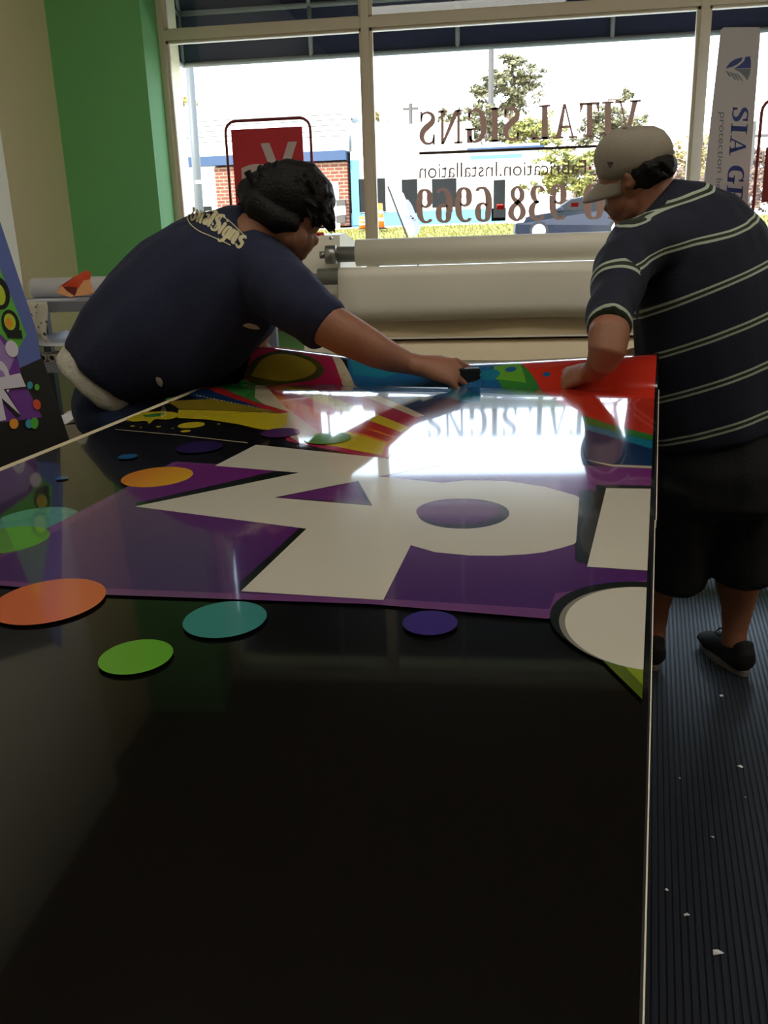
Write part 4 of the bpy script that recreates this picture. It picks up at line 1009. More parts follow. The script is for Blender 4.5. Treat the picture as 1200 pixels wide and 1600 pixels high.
# roll of film lying on the top shelf
rz = (at(100, 434, 4.2).z - zA) / 2
rl = one('vinyl_roll', M['paper'], lambda b: b.cyl((SX0 + .05, 4.26, zA + rz + .001), (SX1 - .06, 4.26, zA + rz + .001), rz, rz, 32), None, True); tag(rl, 'long pale vinyl roll lying at the back of the top shelf behind the orange paper', 'roll')
b = MB()
for k in range(2):
    b.mi = 0
p0 = at(40, 464, SY0 + .03); p1 = at(112, 462, SY0 + .03)
pa = one('paper_sheet', M['paper'], lambda b: b.prism([(p0.x, SY0 + .0, zA + .001), (p1.x, SY0, zA + .001), (p1.x + .06, SY0 + .12, zA + .001), (p0.x, SY0 + .14, zA + .001)], (0, 0, .004))); tag(pa, 'white paper sheet lying flat at the front of the top shelf', 'paper')
pz = at(175, 440, SY0 + .1)
o = one('paper_sheet', M['paper'], lambda b: b.prism([(pz.x - .06, SY0 + .06, zA + .001), (pz.x + .2, SY0 + .06, zA + .001), (pz.x + .2, SY0 + .16, zA + .085), (pz.x - .06, SY0 + .16, zA + .085)], (0, .003, .003))); tag(o, 'white paper propped on the top shelf right of the orange paper', 'paper')
# crumpled orange folder
fy = SY0 + .06
def fp(px, py, dy=0): return at(px, py, fy + dy)
fold = empty('crumpled_folder', (fp(120, 462).x, fy, zA)); tag(fold, 'crumpled orange and peach paper folder standing open on the top shelf', 'folder')
def sheet3(name, m, pts, th=.003):
    b = MB(); c = sum((Vector(p) for p in pts), Vector()) / len(pts)
    b._f([c] + [Vector(p) for p in pts], [(0, 1 + k, 1 + (k + 1) % len(pts)) for k in range(len(pts))])
    o = b.build(name, m, fold); q = o.modifiers.new('t', 'SOLIDIFY'); q.thickness = th; return o
sheet3('folder_back', M['orange'], [fp(97, 447, .05), fp(112, 436, .07), fp(130, 425, .09), (fp(138, 423, .1)), fp(143, 428, .08), fp(141, 438, .05), fp(132, 440, .04), fp(121, 452, .03), fp(108, 455, .03)])
sheet3('folder_front', M['peach'], [fp(88, 458, -.03), fp(97, 447, .0), fp(105, 456, -.02), fp(116, 463, -.05), fp(110, 465, -.06)])
sheet3('folder_side', M['peach'], [fp(117, 463, -.05), fp(122, 452, -.02), fp(131, 439, .02), fp(141, 437, .03), fp(145, 454, .0), fp(147, 458, -.02), fp(130, 462, -.04)])
sheet3('folder_lining', M['maroon'], [fp(97, 449, .03), fp(110, 449, .04), fp(121, 450, .03), fp(119, 462, -.02), fp(112, 461, -.02), fp(103, 456, .0)])
sheet3('folder_flap', M['orange'], [fp(112, 436, .05), fp(97, 447, .02), fp(88, 457, -.02), fp(95, 446, .0), fp(118, 431, .05)])
# patterned wrapping hanging from the shelf
def pattern_mat():
    m = mat('patterned_wrap', srgb(214, 206, 190), .6); nt = m.node_tree; bs = nt.nodes['Principled BSDF']
    tc = nt.nodes.new('ShaderNodeTexCoord'); v = nt.nodes.new('ShaderNodeTexVoronoi'); v.inputs['Scale'].default_value = 38
    cr = nt.nodes.new('ShaderNodeValToRGB'); cr.color_ramp.interpolation = 'CONSTANT'; cr.color_ramp.elements[0].color = srgb(70, 64, 66); cr.color_ramp.elements[1].position = .27; cr.color_ramp.elements[1].color = srgb(214, 206, 190)
    nt.links.new(tc.outputs['Object'], v.inputs['Vector']); nt.links.new(v.outputs['Distance'], cr.inputs[0]); nt.links.new(cr.outputs[0], bs.inputs['Base Color']); return m
b = MB(); vs = []; fs = []; hy = SY0 - .03
for i in range(9):
    x_ = 36 + 37 * i / 8
    for j in range(8):
        y_ = np.interp(j, [0, 7], [471, 530 - (0 if i < 3 else 0) + 6 * math.sin(i)]); dx = 2 * math.sin(j * .9)
        p = at(x_ + dx + j * .3, y_, hy - .015 * math.sin(i * 1.1) - .01); vs.append(p)
for i in range(8):
    for j in range(7): fs.append((i * 8 + j, (i + 1) * 8 + j, (i + 1) * 8 + j + 1, i * 8 + j + 1))
b._f(vs, fs); o = b.build('wrapping_sheet', pattern_mat(), None, True); q = o.modifiers.new('t', 'SOLIDIFY'); q.thickness = .002
tag(o, 'white wrapping sheet with small dark pattern hanging over the top shelf edge', 'wrapping paper')
# two tubes and a white sheet on the lower shelf
for k, (cx, lab) in enumerate(((70, 'left of two open cardboard tubes on the lower shelf, nearest the leaning board'), (84, 'right of two open cardboard tubes on the lower shelf, nearest the jeans'))):
    c = at(cx, 553, SY0 + .01); r_ = .0185; c.z = zB + .021 + r_; b = MB(); n_ = 24
    y0, y1 = SY0 - .015, SY0 + .45
    vs = []
    for rad, y_ in ((r_, y0), (r_, y1), (r_ * .72, y1), (r_ * .72, y0)):
        vs += [Vector((c.x + rad * math.cos(2 * math.pi * q_ / n_), y_, c.z + rad * math.sin(2 * math.pi * q_ / n_))) for q_ in range(n_)]
    fs = []
    for a_ in range(4): fs += [(a_ * n_ + q_, a_ * n_ + (q_ + 1) % n_, ((a_ + 1) % 4) * n_ + (q_ + 1) % n_, ((a_ + 1) % 4) * n_ + q_) for q_ in range(n_)]
    b._f(vs, fs); o = b.build('cardboard_tube', M['cardtube'], None, False); tag(o, lab, 'tube', 'cardboard tubes on the lower shelf')
b = MB(); vs = []; fs = []; prf = [(58, 528), (66, 538), (76, 540), (90, 540), (104, 540), (112, 548)]
for i, (x_, y_) in enumerate(prf):
    p = at(x_, y_, SY0 + .02); vs += [p + Vector((0, -.03, 0)), p + Vector((0, .3, .01))]
fs = [(2 * i, 2 * i + 2, 2 * i + 3, 2 * i + 1) for i in range(len(prf) - 1)]
b._f(vs, fs); o = b.build('draped_sheet', M['paper'], None, True); q = o.modifiers.new('t', 'SOLIDIFY'); q.thickness = .002; tag(o, 'white sheet draped over the cardboard tubes on the lower shelf', 'paper')
# box of scraps on the floor behind
bxp = at(125, 655, 3.6)
o = one('scrap_carton', M['cardtube'], lambda b: b.prism([(bxp.x - .16, 3.6, 0), (bxp.x + .3, 3.6, 0), (bxp.x + .3, 3.85, 0), (bxp.x - .16, 3.85, 0)], (0, 0, bxp.z - .03))); tag(o, 'dull carton on the floor at left under the shelf with waste paper on top', 'carton')
random.seed(3)
b = MB(); vs = []; fs = []
for i in range(7):
    for j in range(5): vs.append(Vector((bxp.x - .15 + .44 * i / 6, 3.61 + .22 * j / 4, bxp.z - .027 + random.uniform(0, .05))))
for i in range(6):
    for j in range(4): fs.append((i * 5 + j, (i + 1) * 5 + j, (i + 1) * 5 + j + 1, i * 5 + j + 1))
b._f(vs, fs); o = b.build('waste_paper', M['paper'], None); tag(o, 'crumpled white waste paper lying on the carton at left', 'paper'); q = o.modifiers.new('t', 'SOLIDIFY'); q.thickness = .002

# scraps on the matting
def fl(px, py):
    r = ray(px, py); return CAM + r * (-CAM.z / r.z)
sp_ = [(1156, 1199, .009, 'pale scrap on the matting, topmost of the larger ones'), (1121, 1490, .013, 'largest pale paper scrap on the dark matting, nearest the camera'), (1113, 1309, .006, 'thin curled scrap on the matting halfway down beside the bench'), (1073, 1431, .007, 'small bent scrap on the matting close to the bench edge'), (1127, 1088, .008, 'pale scrap on the matting just in front of the black shoe'), (1041, 1392, .005, 'tiny fleck on the matting closest to the metal panel edge, low down'), (1062, 1217, .004, 'tiny fleck on the matting beside the panel edge, high up'), (1164, 1247, .004, 'tiny fleck on the matting below the topmost pale scrap')]
for i, (px, py, s_, lab) in enumerate(sp_):
    c = fl(px, py); a = i * 1.3
    b = MB(); pts = [c + Vector((math.cos(a + t) * s_ * r_, math.sin(a + t) * s_ * r_ * .7, .0012 + .003 * (k % 2))) for k, (t, r_) in enumerate(((0, 1), (1.2, .8), (2.6, 1), (3.6, .7), (5.0, 1)))]
    b._f(pts, [tuple(range(5))]); o = b.build('paper_scrap', M['paper']); q = o.modifiers.new('t', 'SOLIDIFY'); q.thickness = .001; q.offset = 1
    tag(o, lab, 'scrap', 'scraps on the matting')

# ------------------------------------------------------------------ signs at the window
GY = WY - .003
def win_text(name, quads_or_geo, mapx, m, label, cat='lettering', parent=None):
    if isinstance(quads_or_geo, list):
        root = parent
        if parent is None:
            root = empty(name, mapx(0, 0)); tag(root, label, cat)
        nm = 'digit' if 'digits' in (label or '') else 'letter'
        for qs in quads_or_geo:
            b = MB()
            for q in qs: b._f([mapx(*p) for p in q], [(0, 1, 2, 3)])
            bmesh.ops.remove_doubles(b.bm, verts=b.bm.verts[:], dist=1e-6); b.build(nm, m, root)
        return root
    b = MB()
    if isinstance(quads_or_geo, tuple):
        vs_, fs_ = quads_or_geo; P = [mapx(*v) for v in vs_]; b._f(P, fs_)
    else:
        for q in quads_or_geo: b._f([mapx(*p) for p in q], [(0, 1, 2, 3)])
    o = b.build(name, m, parent)
    if label: tag(o, label, cat)
    return o
def quadmap(p00, p10, p01, p11, W_, Y):
    """maps (x in 0..W_, y in 0..1) to the window plane between four corner points"""
    A, B_, C_, D_ = (at(*p, Y) for p in (p00, p10, p01, p11))
    def f(x_, y_):
        s_ = x_ / W_; return (A.lerp(B_, s_)).lerp(C_.lerp(D_, s_), y_)
    return f
# the writing faces the street: it reads from right to left here
Wl, q = glyph_line('VITAL SIGNS', .10, .33)
win_text('window_lettering', q, quadmap((1001, 210), (655, 227), (1001, 156), (655, 175), Wl, GY), M['brownvinyl'], 'brown serif words VITAL SIGNS in reverse across the middle window pane', 'lettering')
b = MB(); A, B_ = at(1000, 228, GY), at(655, 242, GY); b.prism([A, B_, B_ + Vector((0, 0, .016)), A + Vector((0, 0, .016))], (0, .001, 0)); tag(b.build('window_rule', M['darkvinyl']), 'brown rule line under the reversed VITAL SIGNS lettering', 'lettering')
g = text_geo('Fabrication.Installation', 1, 1)
ft = win_text('window_lettering', g, quadmap((916, 272), (655, 279), (916, 250), (655, 255), 1, GY), M['darkvinyl'], 'thin reversed words Fabrication.Installation below the brown rule line on the glass', 'lettering')
g = text_geo('Design', 1, 1); win_text('window_lettering', g, quadmap((1001, 270), (931, 271), (1001, 247), (931, 248), 1, GY), M['darkvinyl'], 'thin reversed word partly hidden behind the pale cap, on the glass left of the mullion', 'lettering')
b = MB(); c = at(922, 263, GY); b.cyl(c, c + Vector((0, .001, 0)), .008, .008, 12); tag(b.build('window_dot', M['redvinyl']), 'small red dot on the glass beside the reversed word Fabrication', 'lettering')
Wd, q = glyph_line('6969', .07); win_text('window_lettering', q, quadmap((769, 346), (650, 349), (769, 291), (650, 296), Wd, GY), M['brownvinyl'], 'brown reversed digits 6969 at lower left of the middle window pane', 'lettering')
Wd, q = glyph_line('938', .09); win_text('window_lettering', q, quadmap((886, 343), (794, 346), (886, 288), (794, 291), Wd, GY), M['brownvinyl'], 'brown reversed digits 938 in front of the parked blue car', 'lettering')
Wd, q = glyph_line('10', .09); win_text('window_lettering', q, quadmap((974, 341), (911, 343), (974, 287), (911, 288), Wd, GY), M['brownvinyl'], 'brown reversed digits 10 half hidden behind the brim of the cap', 'lettering')
for px, py, lab in ((782, 324, 'red dash on the glass between the digits 6969 and 938'), (898, 320, 'red dash on the glass between the digits 938 and the brim of the cap')):
    c = at(px, py, GY); tag(one('window_dash', M['redvinyl'], lambda b: b.box(c.x - .022, c.x + .022, GY, GY + .001, c.z - .012, c.z + .012)), lab, 'lettering')

def red_sign(x0p, x1p, ytop, lab, letters):
    Y = 5.38 if letters else 5.15
    tl, tr_ = at(x0p, ytop, Y), at(x1p, ytop - 4, Y); zt_ = (tl.z + tr_.z) / 2; xa, xb = tl.x, tr_.x; r_ = .06
    root = empty('framed_sign', ((xa + xb) / 2, Y, 0)); tag(root, lab, 'sign')
    pts = [(xa, Y, .02)] + [(xa, Y, zt_ - r_)] + [(xa + r_ - r_ * math.cos(math.radians(a)), Y, zt_ - r_ + r_ * math.sin(math.radians(a))) for a in (22, 45, 68)] + [(xa + r_, Y, zt_)]
    pts += [(xb - r_, Y, zt_)] + [(xb - r_ + r_ * math.sin(math.radians(a)), Y, zt_ - r_ + r_ * math.cos(math.radians(a))) for a in (22, 45, 68)] + [(xb, Y, zt_ - r_), (xb, Y, .02)]
    one('tube_frame', M['redtube'], lambda b: b.tube(pts, .0085, 8), root, True)
    for xx in (xa, xb): one('foot', M['redtube'], lambda b: b.box(xx - .02, xx + .02, Y - .16, Y + .13, 0, .025), root)
    one('crossbar', M['redtube'], lambda b: b.tube([(xa, Y, .9), (xb, Y, .9)], .008, 8), root)
    return root, xa, xb, zt_, Y
rs, xa, xb, zt_, Y_ = red_sign(351, 484, 189, 'red sign panel with large pale letters in a red tube frame at the left window', True)
pa_, pb_ = at(361, 203, Y_), at(472, 199, Y_)
one('sign_panel', M['redsign'], lambda b: b.box(pa_.x, pb_.x, Y_ - .006, Y_ + .006, .92, pa_.z), rs)
g = text_geo('V', 1, 1, .035)
def fr(Y): return Y - .0075
win_text('sign_letter', g, quadmap((467, 296), (409, 298), (464, 221), (407, 224), 1, fr(Y_)), M['signwhite'], None, parent=rs)
g = text_geo('s', 1, 1, .04)
win_text('sign_letter', g, quadmap((432, 318), (376, 318), (428, 255), (374, 257), 1, fr(Y_)), M['signwhite'], None, parent=rs)
rs2, xa2, xb2, zt2, Y2 = red_sign(1192, 1300, 155, 'red tube framed sign at the right edge beside the upright board sign', False)
# the loop of this frame closes at the bottom
pL, pR = at(1183, 330, Y2), at(1300, 330, Y2)
one('sign_panel', M['redtube'], lambda b: b.box(xa2 + .04, xb2, Y2 - .006, Y2 + .006, at(1196, 316, Y2).z, at(1200, 230, Y2).z), rs2)

# upright board sign leaning in the window
up = empty('upright_sign', at(1140, 330, 5.45)); tag(up, 'tall pale board sign with blue leaf emblem and sideways blue letters at the right window', 'sign')
c00, c10, c01, c11 = (1085, 420), (1160, 424), (1127, 43), (1189, 42)
SY_ = 5.42
A, B_, C_, D_ = (at(*p, SY_) for p in (c00, c10, c01, c11))
dz = (A - C_).normalized(); kf = (A.z - .03) / -dz.z
b = MB(); A2 = A + dz * kf; B2 = B_ + (B_ - D_).normalized() * kf
one('sign_board', M['banner'], lambda b: b.prism([A2, B2, D_ + Vector((0, 0, -.01)), D_ + Vector((-.012, 0, 0)), C_ + Vector((.012, 0, 0)), C_ + Vector((0, 0, -.01))], (0, .012, 0)), up)
SF = SY_ - .001
g = text_geo('SIA GROUP', 1, 1, .0)
Wg, qg = 0, None
# serif letters, reading downwards: x runs down the board, y to the right
GL['R'] = (.74, bx2(.10, .25, 0, 1) + bx2(0, .36, 0, .05) + bx2(0, .3, .95, 1) + ribbon([(.2, .97, .05), (.42, .96, .07), (.54, .84, .12), (.54, .68, .12), (.42, .53, .08), (.2, .5, .05)]) + [[(.34, .5), (.46, .5), (.70, .03), (.55, .03)]] + bx2(.55, .74, 0, .05))
GL['O'] = (.74, ribbon([(.37, .97, .05), (.18, .88, .11), (.11, .5, .15), (.18, .12, .11), (.37, .03, .05), (.56, .12, .11), (.63, .5, .15), (.56, .88, .11), (.37, .97, .05)]))
Wg, qg = glyph_line('SIA GR', .10, .30)
f1 = quadmap((1145, 167), (1134, 318), (1170, 168), (1159, 320), Wg, SF)
win_text('sign_letters', qg, f1, M['bluevinyl'], None, parent=up)
f2 = quadmap((1122, 175), (1114, 330), (1134, 176), (1126, 331), 1, SF)
for word, a_, w_ in (('protection', 0.0, .60), ('beyond', .66, .34)):
    g = text_geo(word, 1, 1); win_text('small_lettering', g, lambda x_, y_: f2(a_ + x_ * w_, y_), M['greyvinyl'], None, parent=up)
def sg(pts, m, nm='emblem'):
    b = MB(); P = [at(860 + a / 3.529, c / 3.529, SF) for a, c in pts]; b._f(P, [tuple(range(len(P)))]); return b.build(nm, m, up)
sg([(965, 378), (990, 345), (1020, 325), (1060, 315), (1055, 335), (1030, 355), (1000, 370)], M['bluevinyl'])
sg([(1012, 378), (1045, 358), (1068, 335), (1075, 313), (1102, 311), (1106, 340), (1105, 375)], M['bluevinyl'])
sg([(1012, 381), (1105, 378), (1100, 410), (1085, 444), (1072, 425), (1050, 402), (1030, 390)], M['greyvinyl'])
for pts in ([(968, 388), (985, 400), (1000, 425), (985, 420), (972, 402)], [(985, 392), (1005, 405), (1024, 440), (1016, 440), (998, 412)], [(1003, 398), (1022, 410), (1042, 444), (1034, 444), (1016, 416)], [(1018, 400), (1040, 414), (1062, 446), (1054, 446), (1034, 420)]):
    sg(pts, M['greyvinyl'])

# ------------------------------------------------------------------ awning outside
aw = empty('awning', (0, 5.7, 2.6)); tag(aw, 'navy canvas awning on a pale tube frame outside above the shop window', 'awning')
AY = 6.02
zb1 = at(285, 94, AY).z - .0; zb1 = (at(285, 92, AY).z + at(1095, 44, AY).z) / 2 - .035; ztp = zb1 + .30
ax0 = at(285, 94, AY).x; ax1 = 5.0
one('valance', M['canvas'], lambda b: b.box(ax0, ax1, AY + .012, AY + .018, zb1 + .01, ztp), aw)
one('canopy', M['canvas'], lambda b: b.prism([(ax0, AY + .01, ztp + .01), (ax1, AY + .01, ztp + .01), (ax1, 5.92, 4.15), (ax0, 5.92, 4.15)], (0, 0, .006)), aw)
one('end_panel', M['canvas'], lambda b: b.prism([(ax0 - .012, AY + .01, zb1), (ax0 - .012, AY + .01, ztp), (ax0 - .012, 5.76, 3.95), (ax0 - .012, 5.76, zb1)], (-.004, 0, 0)), aw)
tubes = [[(ax0, AY, zb1), (ax1, AY, zb1)], [(ax0, AY, ztp), (ax1, AY, ztp)], [(ax0, AY, zb1), (ax0, 5.76, zb1)], [(ax0, AY, ztp), (ax0, 5.76, ztp)], [(ax0, AY, ztp), (ax0, 5.76, 3.93)]]
xs = [at(485, 60, AY).x, at(715, 60, AY).x, at(957, 45, AY).x]; xs.append(xs[2] + (xs[2] - xs[1])); xs += [xs[3] + (xs[2] - xs[1]), xs[3] + 2 * (xs[2] - xs[1])]
for t_ in tubes: one('frame_tube', M['palepole'], lambda b: b.tube(t_, .016, 8), aw, True)
for x_ in [ax0] + xs:
    one('frame_tube', M['palepole'], lambda b: b.tube([(x_, AY, zb1), (x_, AY, ztp)], .015, 8), aw, True)
    one('rafter', M['palepole'], lambda b: b.tube([(x_, AY, ztp), (x_, 5.76, 3.92)], .014, 8), aw, True)

# ------------------------------------------------------------------ ground outside
def terrain(name, prof, m, kind='structure'):
    b = MB(); vs = []
    for y_, z_ in prof: vs += [Vector((-90, y_, z_)), Vector((90, y_, z_))]
    b._f(vs, [(2 * i, 2 * i + 1, 2 * i + 3, 2 * i + 2) for i in range(len(prof) - 1)])
    o = b.build(name, m); o['kind'] = kind; return o
zr = at(850, 368, 29).z
terrain('pavement', [(5.75, -.02), (10, .0), (14, .35)], M['pave'])
terrain('car_park', [(14, .35), (22, 1.1)], M['asphalt'])
gr_z = at(750, 372, 22).z
terrain('verge', [(22, 1.1), (24, zr - .25), (27, zr - .05)], M['grass'])
terrain('road', [(27, zr - .05), (31.6, zr)], M['asphalt'])
zb_ = at(650, 352, 43).z
terrain('far_verge', [(31.6, zr), (41.5, zb_ - .1)], M['grass'])
terrain('far_pavement', [(41.5, zb_ - .1), (43, zb_), (120, zb_ + 4)], M['pave'])
struct(one('wall_outside', M['beige'], lambda b: (b.box(-9, -2.08, 5.752, 5.9, 0, 4.3), b.box(4.846, 9, 5.752, 5.9, 0, 4.3), b.box(-2.08, 4.846, 5.752, 5.9, 3.98, 4.3))))
sbox('roof', M['dimwall'], -9, 9, -4, 5.9, 4.3, 4.4)

# grass tufts on the verge
random.seed(5); b = MB()
for i in range(3600):
    y_ = random.uniform(31.7, 41.4); x_ = random.uniform(-18, 16); z_ = np.interp(y_, [31.6, 41.5], [zr, zb_ - .1]); h_ = random.uniform(.05, .14); d = random.uniform(-.05, .05)
    b._f([Vector((x_ - .03, y_, z_)), Vector((x_ + .03, y_, z_)), Vector((x_ + d, y_ + d, z_ + h_))], [(0, 1, 2)])
tag(b.build('grass_tufts', M['grass']), 'yellow-green grass growing on the verge across the road', 'grass', kind='stuff')

# ------------------------------------------------------------------ buildings across the road
BY = 43.0
def P(px, py, Y=BY): return at(px, py, Y)
def bb(b, x0, x1, y0, y1, Y, d=.3):   # pixel box to a solid at distance Y
    a = at((x0 + x1) / 2, y0, Y).z; c = at((x0 + x1) / 2, y1, Y).z; ym = (y0 + y1) / 2
    xa_, xb_ = at(x0, ym, Y).x, at(x1, ym, Y).x; b.box(min(xa_, xb_), max(xa_, xb_), Y, Y + d, min(a, c), max(a, c)); return b
bl1 = empty('shop_building', P(430, 350)); tag(bl1, 'white building with blue band and orange brick front across the road at left', 'building')
def part(par, name, m, x0, x1, y0, y1, dy=0, d=.3): return bb(MB(), x0, x1, y0, y1, BY + dy, d).build(name, m, par)
part(bl1, 'wall', M['white'], 200, 340, 255, 360, 0, 8)
part(bl1, 'fascia', M['white'], 200, 542, 183, 243, -.2, 8)
part(bl1, 'blue_band', M['bluepaint'], 200, 540, 242, 257, -.3, 8)
part(bl1, 'brick_wall', M['brick'], 338, 544, 257, 356, -.05, 8)
for i in range(5): part(bl1, 'siding_line', M['pole'], 200, 542, 186 + i * 8.3, 187 + i * 8.3, -.23, .05)
d_ = part(bl1, 'door', M['white'], 507, 530, 284, 356, -.12, .1)
part(d_, 'door_frame', M['greyvinyl'], 505, 507, 284, 356, -.16, .1)
part(bl1, 'low_window', M['winglass'], 286, 330, 323, 330, -.12, .1)
for y0, y1 in ((312, 322), (322, 336), (337, 348)):
    part(bl1, 'meter_box', M['pole'] if y0 != 322 else M['cream'], 525, 539, y0, y1, -.35, .25)
part(bl1, 'roof_vent', M['greyvinyl'], 483, 493, 180, 186, .5, 1)
bl2 = empty('diner_building', P(700, 350)); tag(bl2, 'long low white building with dark windows and pale cyan base across the road', 'building')
part(bl2, 'wall', M['white'], 549, 842, 230, 356, .2, 3.6)
part(bl2, 'parapet', M['white'], 549, 736, 194, 232, .0, 3.8)
part(bl2, 'roof_edge', M['bluepaint'], 730, 850, 229, 233, -.1, 1)
part(bl2, 'canopy_panel', M['cyan'], 735, 815, 242, 247, .05, .2)
part(bl2, 'base_band', M['cyan'], 549, 790, 329, 350, .12, .2)
part(bl2, 'side_column', M['cyan'], 549, 562, 250, 352, .05, .2)
for x0, x1, y0, y1 in ((561, 602, 279, 331), (628, 652, 280, 331), (675, 713, 279, 324)):
    f_ = part(bl2, 'window', M['cream'], x0 - 3, x1 + 3, y0 - 2, y1 + 2, .12, .1); part(f_, 'pane', M['winglass'], x0, x1, y0, y1, .05, .1)
f_ = part(bl2, 'door', M['cream'], 768, 793, 277, 345, .12, .1); part(f_, 'pane', M['winglass'], 771, 789, 281, 340, .05, .1); part(f_, 'push_bar', M['redvinyl'], 776, 786, 319, 325, .0, .08)
# rooftop units
for x0, x1, y0, y1, lab in ((583, 615, 186, 195, 'grey rooftop unit with dome at the left end of the low white building'), (738, 792, 222, 229, 'grey rooftop unit above the right part of the low white building'), (540, 560, 184, 190, 'dark flat rooftop unit just left of the window mullion')):
    r = empty('rooftop_unit', P((x0 + x1) / 2, y1, BY + 1)); tag(r, lab, 'rooftop unit')
    bb(MB(), x0, x1, (y0 + y1) / 2, y1 + (5 if 570 < x0 < 600 else -2), BY + 1, 1).build('casing', M['greyvinyl'], r)
    c = P((x0 + x1) / 2 + 5, (y0 + y1) / 2, BY + 1.5); s_ = (x1 - x0) / 4 * 43 / F
    MB().sphere(c, (s_, .5, abs(y1 - y0) * 43 / F * .8)).build('hood', M['palepole'], r, True)

def ground(Y): return float(np.interp(Y, [43, 120], [zb_, zb_ + 4]))
# ------------------------------------------------------------------ trees, poles
def tree(name, px, Y, ybase, ytop, blobs, m, lab, n, leaf, trunk=True, cat='tree', group=None, seed=0, lean=0):
    random.seed(seed); base = at(px, ybase, Y); base.z = min(base.z, ground(Y) - .1) if Y > 43 else base.z; root = empty(name, base); tag(root, lab, cat, group)
    k = Y / F
    b = MB()
    topp = at(px + lean, ytop, Y)
    if trunk: b.tube([base + Vector((0, 0, -1.5)), base.lerp(topp, .5), topp], [.16 * k / .03, .1 * k / .03, .02], 8)
    for bx_, by_, rx, ry in blobs:
        c = at(bx_, by_, Y); t0 = base.lerp(topp, max(.15, min(.95, (ybase - by_ - ry * .4) / max(1, ybase - ytop)))); b.tube([t0, t0.lerp(c, .6) + Vector((0, 0, -.1)), c], [.045 * k / .03, .03 * k / .03, .01], 6)
        for q_ in range(5):
            e = c + Vector((random.uniform(-1, 1) * rx * k, random.uniform(-1, 1) * rx * k * .7, random.uniform(-1, 1) * ry * k)); b.tube([c, c.lerp(e, .5) + Vector((0, 0, .05)), e], [.02 * k / .03, .013 * k / .03, .006], 5)
    b.build('trunk', M['bark'], root)
    b = MB(); tot_ = sum(q_[2] * q_[3] for q_ in blobs)
    for bx_, by_, rx, ry in blobs:
        c = at(bx_, by_, Y); cnt = int(n * rx * ry / tot_)
        cl = [(random.gauss(0, .5), random.gauss(0, .5), random.gauss(0, .5)) for _ in range(max(3, cnt // 22))]
        for _ in range(cnt):
            q_ = random.choice(cl); o_ = Vector((q_[0] * rx * k + random.gauss(0, .13) * rx * k, q_[1] * rx * k * .8 + random.gauss(0, .15) * rx * k, q_[2] * ry * k + random.gauss(0, .12) * ry * k))
            p = c + o_; a = Vector((random.gauss(0, 1), random.gauss(0, 1), random.gauss(0, .6))).normalized() * leaf; d = a.orthogonal().normalized() * leaf * .55
            b._f([p - a, p + d, p + a, p - d], [(0, 1, 2, 3)])
    b.build('foliage', m, root)
    return root
tree('pine_tree', 800, 62, 240, 82, [(795, 88, 16, 9), (812, 108, 26, 14), (790, 122, 30, 12), (822, 130, 22, 10), (775, 142, 34, 12), (745, 143, 20, 8), (812, 150, 30, 12), (800, 165, 26, 12), (838, 125, 12, 6)], M['pine'], 'tall open pine tree rising behind the low white building', 3400, .16, seed=1)
tree('leafy_tree', 760, 56, 235, 165, [(745, 190, 22, 20), (760, 175, 24, 14), (790, 205, 26, 18), (725, 200, 14, 14), (690, 180, 12, 12)], M['pine'], 'green tree directly behind the left half of VITAL SIGNS lettering', 2000, .15, seed=2)
tree('leafy_tree', 830, 54, 240, 185, [(820, 210, 28, 18), (845, 200, 20, 16), (860, 222, 18, 12)], M['leaf'], 'yellow-green tree behind the right end of the low white building', 1500, .15, seed=3)
tree('pine_tree', 950, 60, 330, 140, [(980, 150, 10, 12), (955, 180, 28, 14), (930, 195, 24, 14), (985, 195, 26, 12), (915, 215, 22, 10), (960, 210, 30, 14), (1005, 185, 10, 6)], M['pine'], 'pine tree standing above the pale cap behind the letter V', 2600, .15, seed=4)
tree('leafy_tree', 880, 40, 320, 250, [(880, 250, 36, 12), (900, 265, 26, 16), (860, 285, 26, 18), (905, 290, 22, 14)], M['leaf'], 'bright green bushy tree to the right of the low white building', 2200, .12, seed=5, trunk=True)
tree('bare_tree', 900, 45, 330, 240, [(900, 265, 26, 24), (912, 300, 24, 22), (930, 270, 30, 24), (1000, 290, 40, 30), (1060, 290, 40, 28), (1120, 300, 40, 24), (1190, 300, 34, 22)], M['twig'], 'reddish brown bare thicket behind the bright green bush', 5200, .12, seed=6)
tree('spring_tree', 1050, 55, 330, 225, [(1050, 245, 24, 18), (1062, 275, 22, 24), (1040, 300, 30, 20), (1072, 240, 12, 14)], M['olive'], 'yellow spring tree just right of the cap, left of the mullion', 2200, .13, seed=7)
tree('spring_tree', 1098, 58, 330, 200, [(1095, 240, 14, 28), (1098, 290, 16, 30)], M['olive'], 'yellow spring tree between the right mullion and the upright sign', 1400, .13, seed=8)
tree('spring_tree', 1185, 56, 330, 225, [(1180, 245, 14, 14), (1195, 270, 18, 26), (1170, 285, 14, 22)], M['twig'], 'brownish spring tree to the right of the upright sign', 1500, .13, seed=9)
tree('bare_tree', 1100, 46, 330, 280, [(1100, 305, 14, 14)], M['redtube'], 'low reddish shrub at the foot of the right mullion', 500, .1, seed=10, trunk=False, cat='shrub')
tree('spring_tree', 268, 60, 260, 130, [(272, 145, 7, 10), (285, 158, 14, 9), (268, 126, 5, 5)], M['olive'], 'yellow-green tree top at the left edge of the left window', 500, .17, seed=12)
tree('bare_tree', 600, 60, 210, 170, [(588, 180, 7, 8)], M['olive'], 'pale distant tree top just right of the left mullion above the white roof', 220, .15, seed=13)
